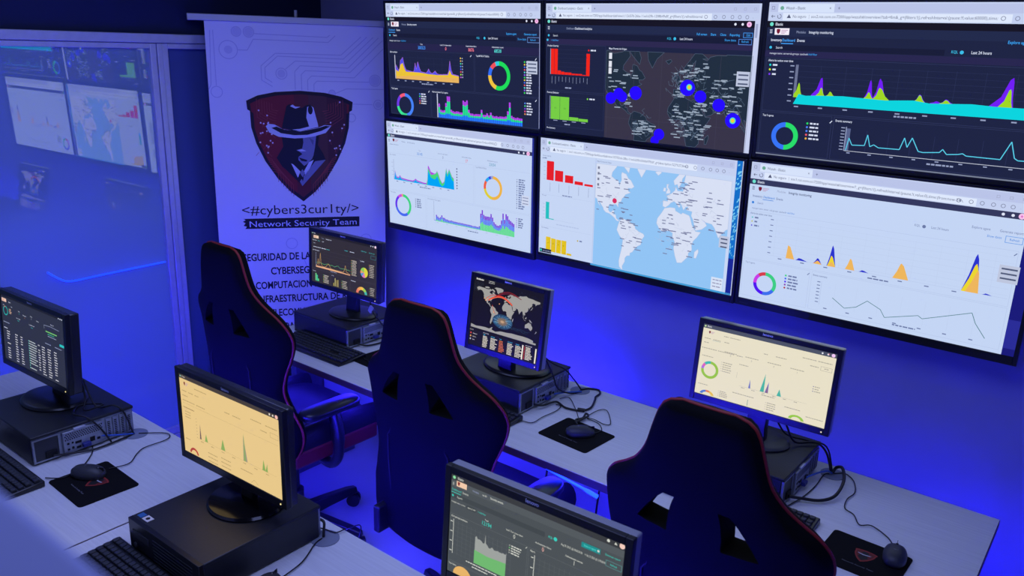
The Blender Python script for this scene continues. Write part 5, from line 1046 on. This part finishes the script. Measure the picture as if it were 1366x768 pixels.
def make_chair(label, loc, rz):
    r = thing('gaming_chair', label, 'chair', loc, rz, 'black gaming chairs with red piping')
    zs = sorted(set([p[0] for p in PROF]+[.49+.858*i/46 for i in range(47)]+[HZ0, HZ1])); zs = [z for i, z in enumerate(zs) if i == 0 or z-zs[i-1] > .0035 or z in (HZ0, HZ1)]
    def fo(z): return .53 if z < HZ0 else (.53-.17*(z-HZ0)/(HZ1-HZ0) if z <= HZ1 else min(.53, .36+.17*(z-HZ1)/.12))
    def cols(z):
        a = [0, .08, .16, .235]; b = fo(z); a += [.235+(b-.235)*k/4 for k in (1, 2, 3, 4)]; a += [b+(1-b)*k/9 for k in range(1, 10)]; a[-1] = 1
        return [-x for x in a[:0:-1]]+a
    fr, bk = [], []
    for z in zs:
        hw = interp(PROF, z); R1, R2 = [], []
        for f in cols(z):
            e = min(1.0, (1-abs(f))*hw/.045); ez = min(1.0, (1.348-z)/.05+.0, (z-.49)/.05); e = max(0.0, min(e, ez)); prof = math.sqrt(max(0, 1-(1-e)**2))
            pad = .012+.030*prof+.014*(1-abs(f))*prof; back = .010+.018*prof
            y = back_y(z, f); R1.append(Vector((f*hw, y+pad, z))); R2.append(Vector((f*hw, y-back, z)))
        fr.append(R1); bk.append(R2)
    n = len(fr[0]); mid = n//2; lo, hi = mid+3, mid+7            # slot columns on the +x side
    i0, i1 = zs.index(HZ0), zs.index(HZ1)
    def hole(i, j): return i0 <= i < i1 and (lo <= j < hi or n-1-hi <= j < n-1-lo)
    mb = MB(); bm = mb.bm
    F = [[bm.verts.new(p) for p in R] for R in fr]; B = [[bm.verts.new(p) for p in R] for R in bk]
    N = len(zs)
    for i in range(N-1):
        for j in range(n-1):
            if hole(i, j): continue
            bm.faces.new([F[i][j+1], F[i][j], F[i+1][j], F[i+1][j+1]]); bm.faces.new([B[i][j], B[i][j+1], B[i+1][j+1], B[i+1][j]])
            for (di, dj, p, q) in ((0, -1, (i, j), (i+1, j)), (0, 1, (i+1, j+1), (i, j+1)), (-1, 0, (i, j+1), (i, j)), (1, 0, (i+1, j), (i+1, j+1))):
                a, b = i+di, j+dj
                if not (0 <= a < N-1 and 0 <= b < n-1) or hole(a, b):
                    bm.faces.new([F[p[0]][p[1]], B[p[0]][p[1]], B[q[0]][q[1]], F[q[0]][q[1]]])
    br = mb.build('backrest', M_fab, r, smooth=55)
    mpt = lambda i, j: (fr[i][j]+bk[i][j])/2
    loop = [mpt(i, 0) for i in range(0, N)]+[mpt(N-1, j) for j in range(1, n-1)]+[mpt(i, n-1) for i in range(N-1, -1, -1)]
    p = MB().tube(loop, .0048, 8).build('piping', M_red, br, smooth=60); p['label'] = 'red piping'
    for s in (-1, 1):                                             # slot linings
        w_ = [bk[i][mid+s*4]+Vector((0, -.004, 0)) for i in range(i0-1, i1+2)]
    # back seams
    for s in (-1, 1):
        MB().tube([Vector((s*.13*(.9 if z > .9 else 1), back_y(z, .5)-.0285, z)) for z in [.56+.02*k for k in range(21)]], .0026, 6).build('back_seam', M_hole, br)
    def sup(a, b, z, e=.45, dy=0): return [Vector((a*math.copysign(abs(math.cos(t))**e, math.cos(t)), dy+b*math.copysign(abs(math.sin(t))**e, math.sin(t)), z)) for t in [2*math.pi*k/40 for k in range(40)]]
    MB().loft([sup(.215, .235, .495), sup(.240, .255, .510), sup(.245, .258, .550), sup(.235, .250, .585), sup(.205, .225, .602), sup(.12, .14, .606)]).build('seat', M_leather, r, smooth=60)
    for s in (-1, 1):
        rings = []
        for k in range(13):
            t = k/12; y = -.19+.44*t; hh = .036*math.sin(math.pi*min(1, .12+t*.80))**.5
            rings.append([Vector((s*.232+.038*math.cos(a), y, 0.562+(.040+hh*.8)*math.sin(a))) for a in [2*math.pi*q/14 for q in range(14)]])
        sb = MB().loft(rings).build('side_bolster', M_leather, r, smooth=60)
        q = MB().box(s*.250-.022, s*.250+.022, -.185, .235, .478, .548).build('red_side_panel', M_redleather, sb, bevel=.012, seg=3); q['label'] = 'dark red side panel'
        arm = MB().loft([sup(.046*k_, .135*k2, z, .55, -.015) for z, k_, k2 in ((.676, .8, .93), (.682, 1, 1), (.702, 1, 1), (.710, .86, .95))]).build('armrest', M_black, r, smooth=60)
        for v in arm.data.vertices: v.co.x += s*.275
        pth = smoothpath([(s*.275, .0, .680), (s*.300, .0, .60), (s*.312, -.01, .50), (s*.28, -.02, .455), (s*.20, -.02, .462)], 5)
        MB().tube(pth, [.026]*8+[.022]*(len(pth)-8), 10).build('arm_bracket', M_black, arm)
        MB().box(s*.18-.014, s*.18+.014, -.285, -.22, .50, .60).build('recline_bracket', M_black, r, bevel=.006)
    MB().box(-.11, .11, -.13, .13, .440, .495).build('tilt_mechanism', M_black, r, bevel=.008)
    MB().lathe([(.034, .10), (.034, .22), (.018, .225), (.018, .445)], 20).build('gas_lift', M_black, r)
    hub = MB().lathe([(.045, .065), (.055, .085), (.050, .125), (.036, .135)], 24).build('base_hub', M_black, r)
    for k in range(5):
        a = math.radians(90+72*k); d = Vector((math.cos(a), math.sin(a), 0)); nrm = Vector((-d.y, d.x, 0))
        rg = []
        for t, wd, z0, z1 in ((.03, .034, .070, .128), (.16, .030, .072, .118), (.28, .026, .070, .104), (.325, .020, .068, .094)):
            c_ = d*t; rg.append([c_+nrm*wd+Vector((0, 0, z0)), c_-nrm*wd+Vector((0, 0, z0)), c_-nrm*wd*.6+Vector((0, 0, z1)), c_+nrm*wd*.6+Vector((0, 0, z1))])
        lg = MB().loft(rg).build('base_leg', M_black, r, bevel=.004)
        Mw = Matrix.Translation(d*.315+Vector((0, 0, .031))) @ Matrix.Rotation(a+.7, 4, 'Z') @ Matrix.Rotation(math.pi/2, 4, 'Y')
        MB().lathe([(.020, -.028), (.030, -.024), (.031, -.006), (.012, -.004), (.012, .004), (.031, .006), (.030, .024), (.020, .028)], 20, Mw).tube([d*.315+Vector((0, 0, .03)), d*.315+Vector((0, 0, .08))], .011, 10).build('caster', M_black, r)
    return r
make_chair('black gaming chair nearest the banner, armrest and seat visible', (-.772, -.740, 0), -.03)
make_chair('black gaming chair in front of the square threat map monitor', (.236, -.750, 0), .0)
make_chair('black gaming chair at right, in front of the cream monitor', (1.215, -.835, 0), .0)
# emission strengths of the strips
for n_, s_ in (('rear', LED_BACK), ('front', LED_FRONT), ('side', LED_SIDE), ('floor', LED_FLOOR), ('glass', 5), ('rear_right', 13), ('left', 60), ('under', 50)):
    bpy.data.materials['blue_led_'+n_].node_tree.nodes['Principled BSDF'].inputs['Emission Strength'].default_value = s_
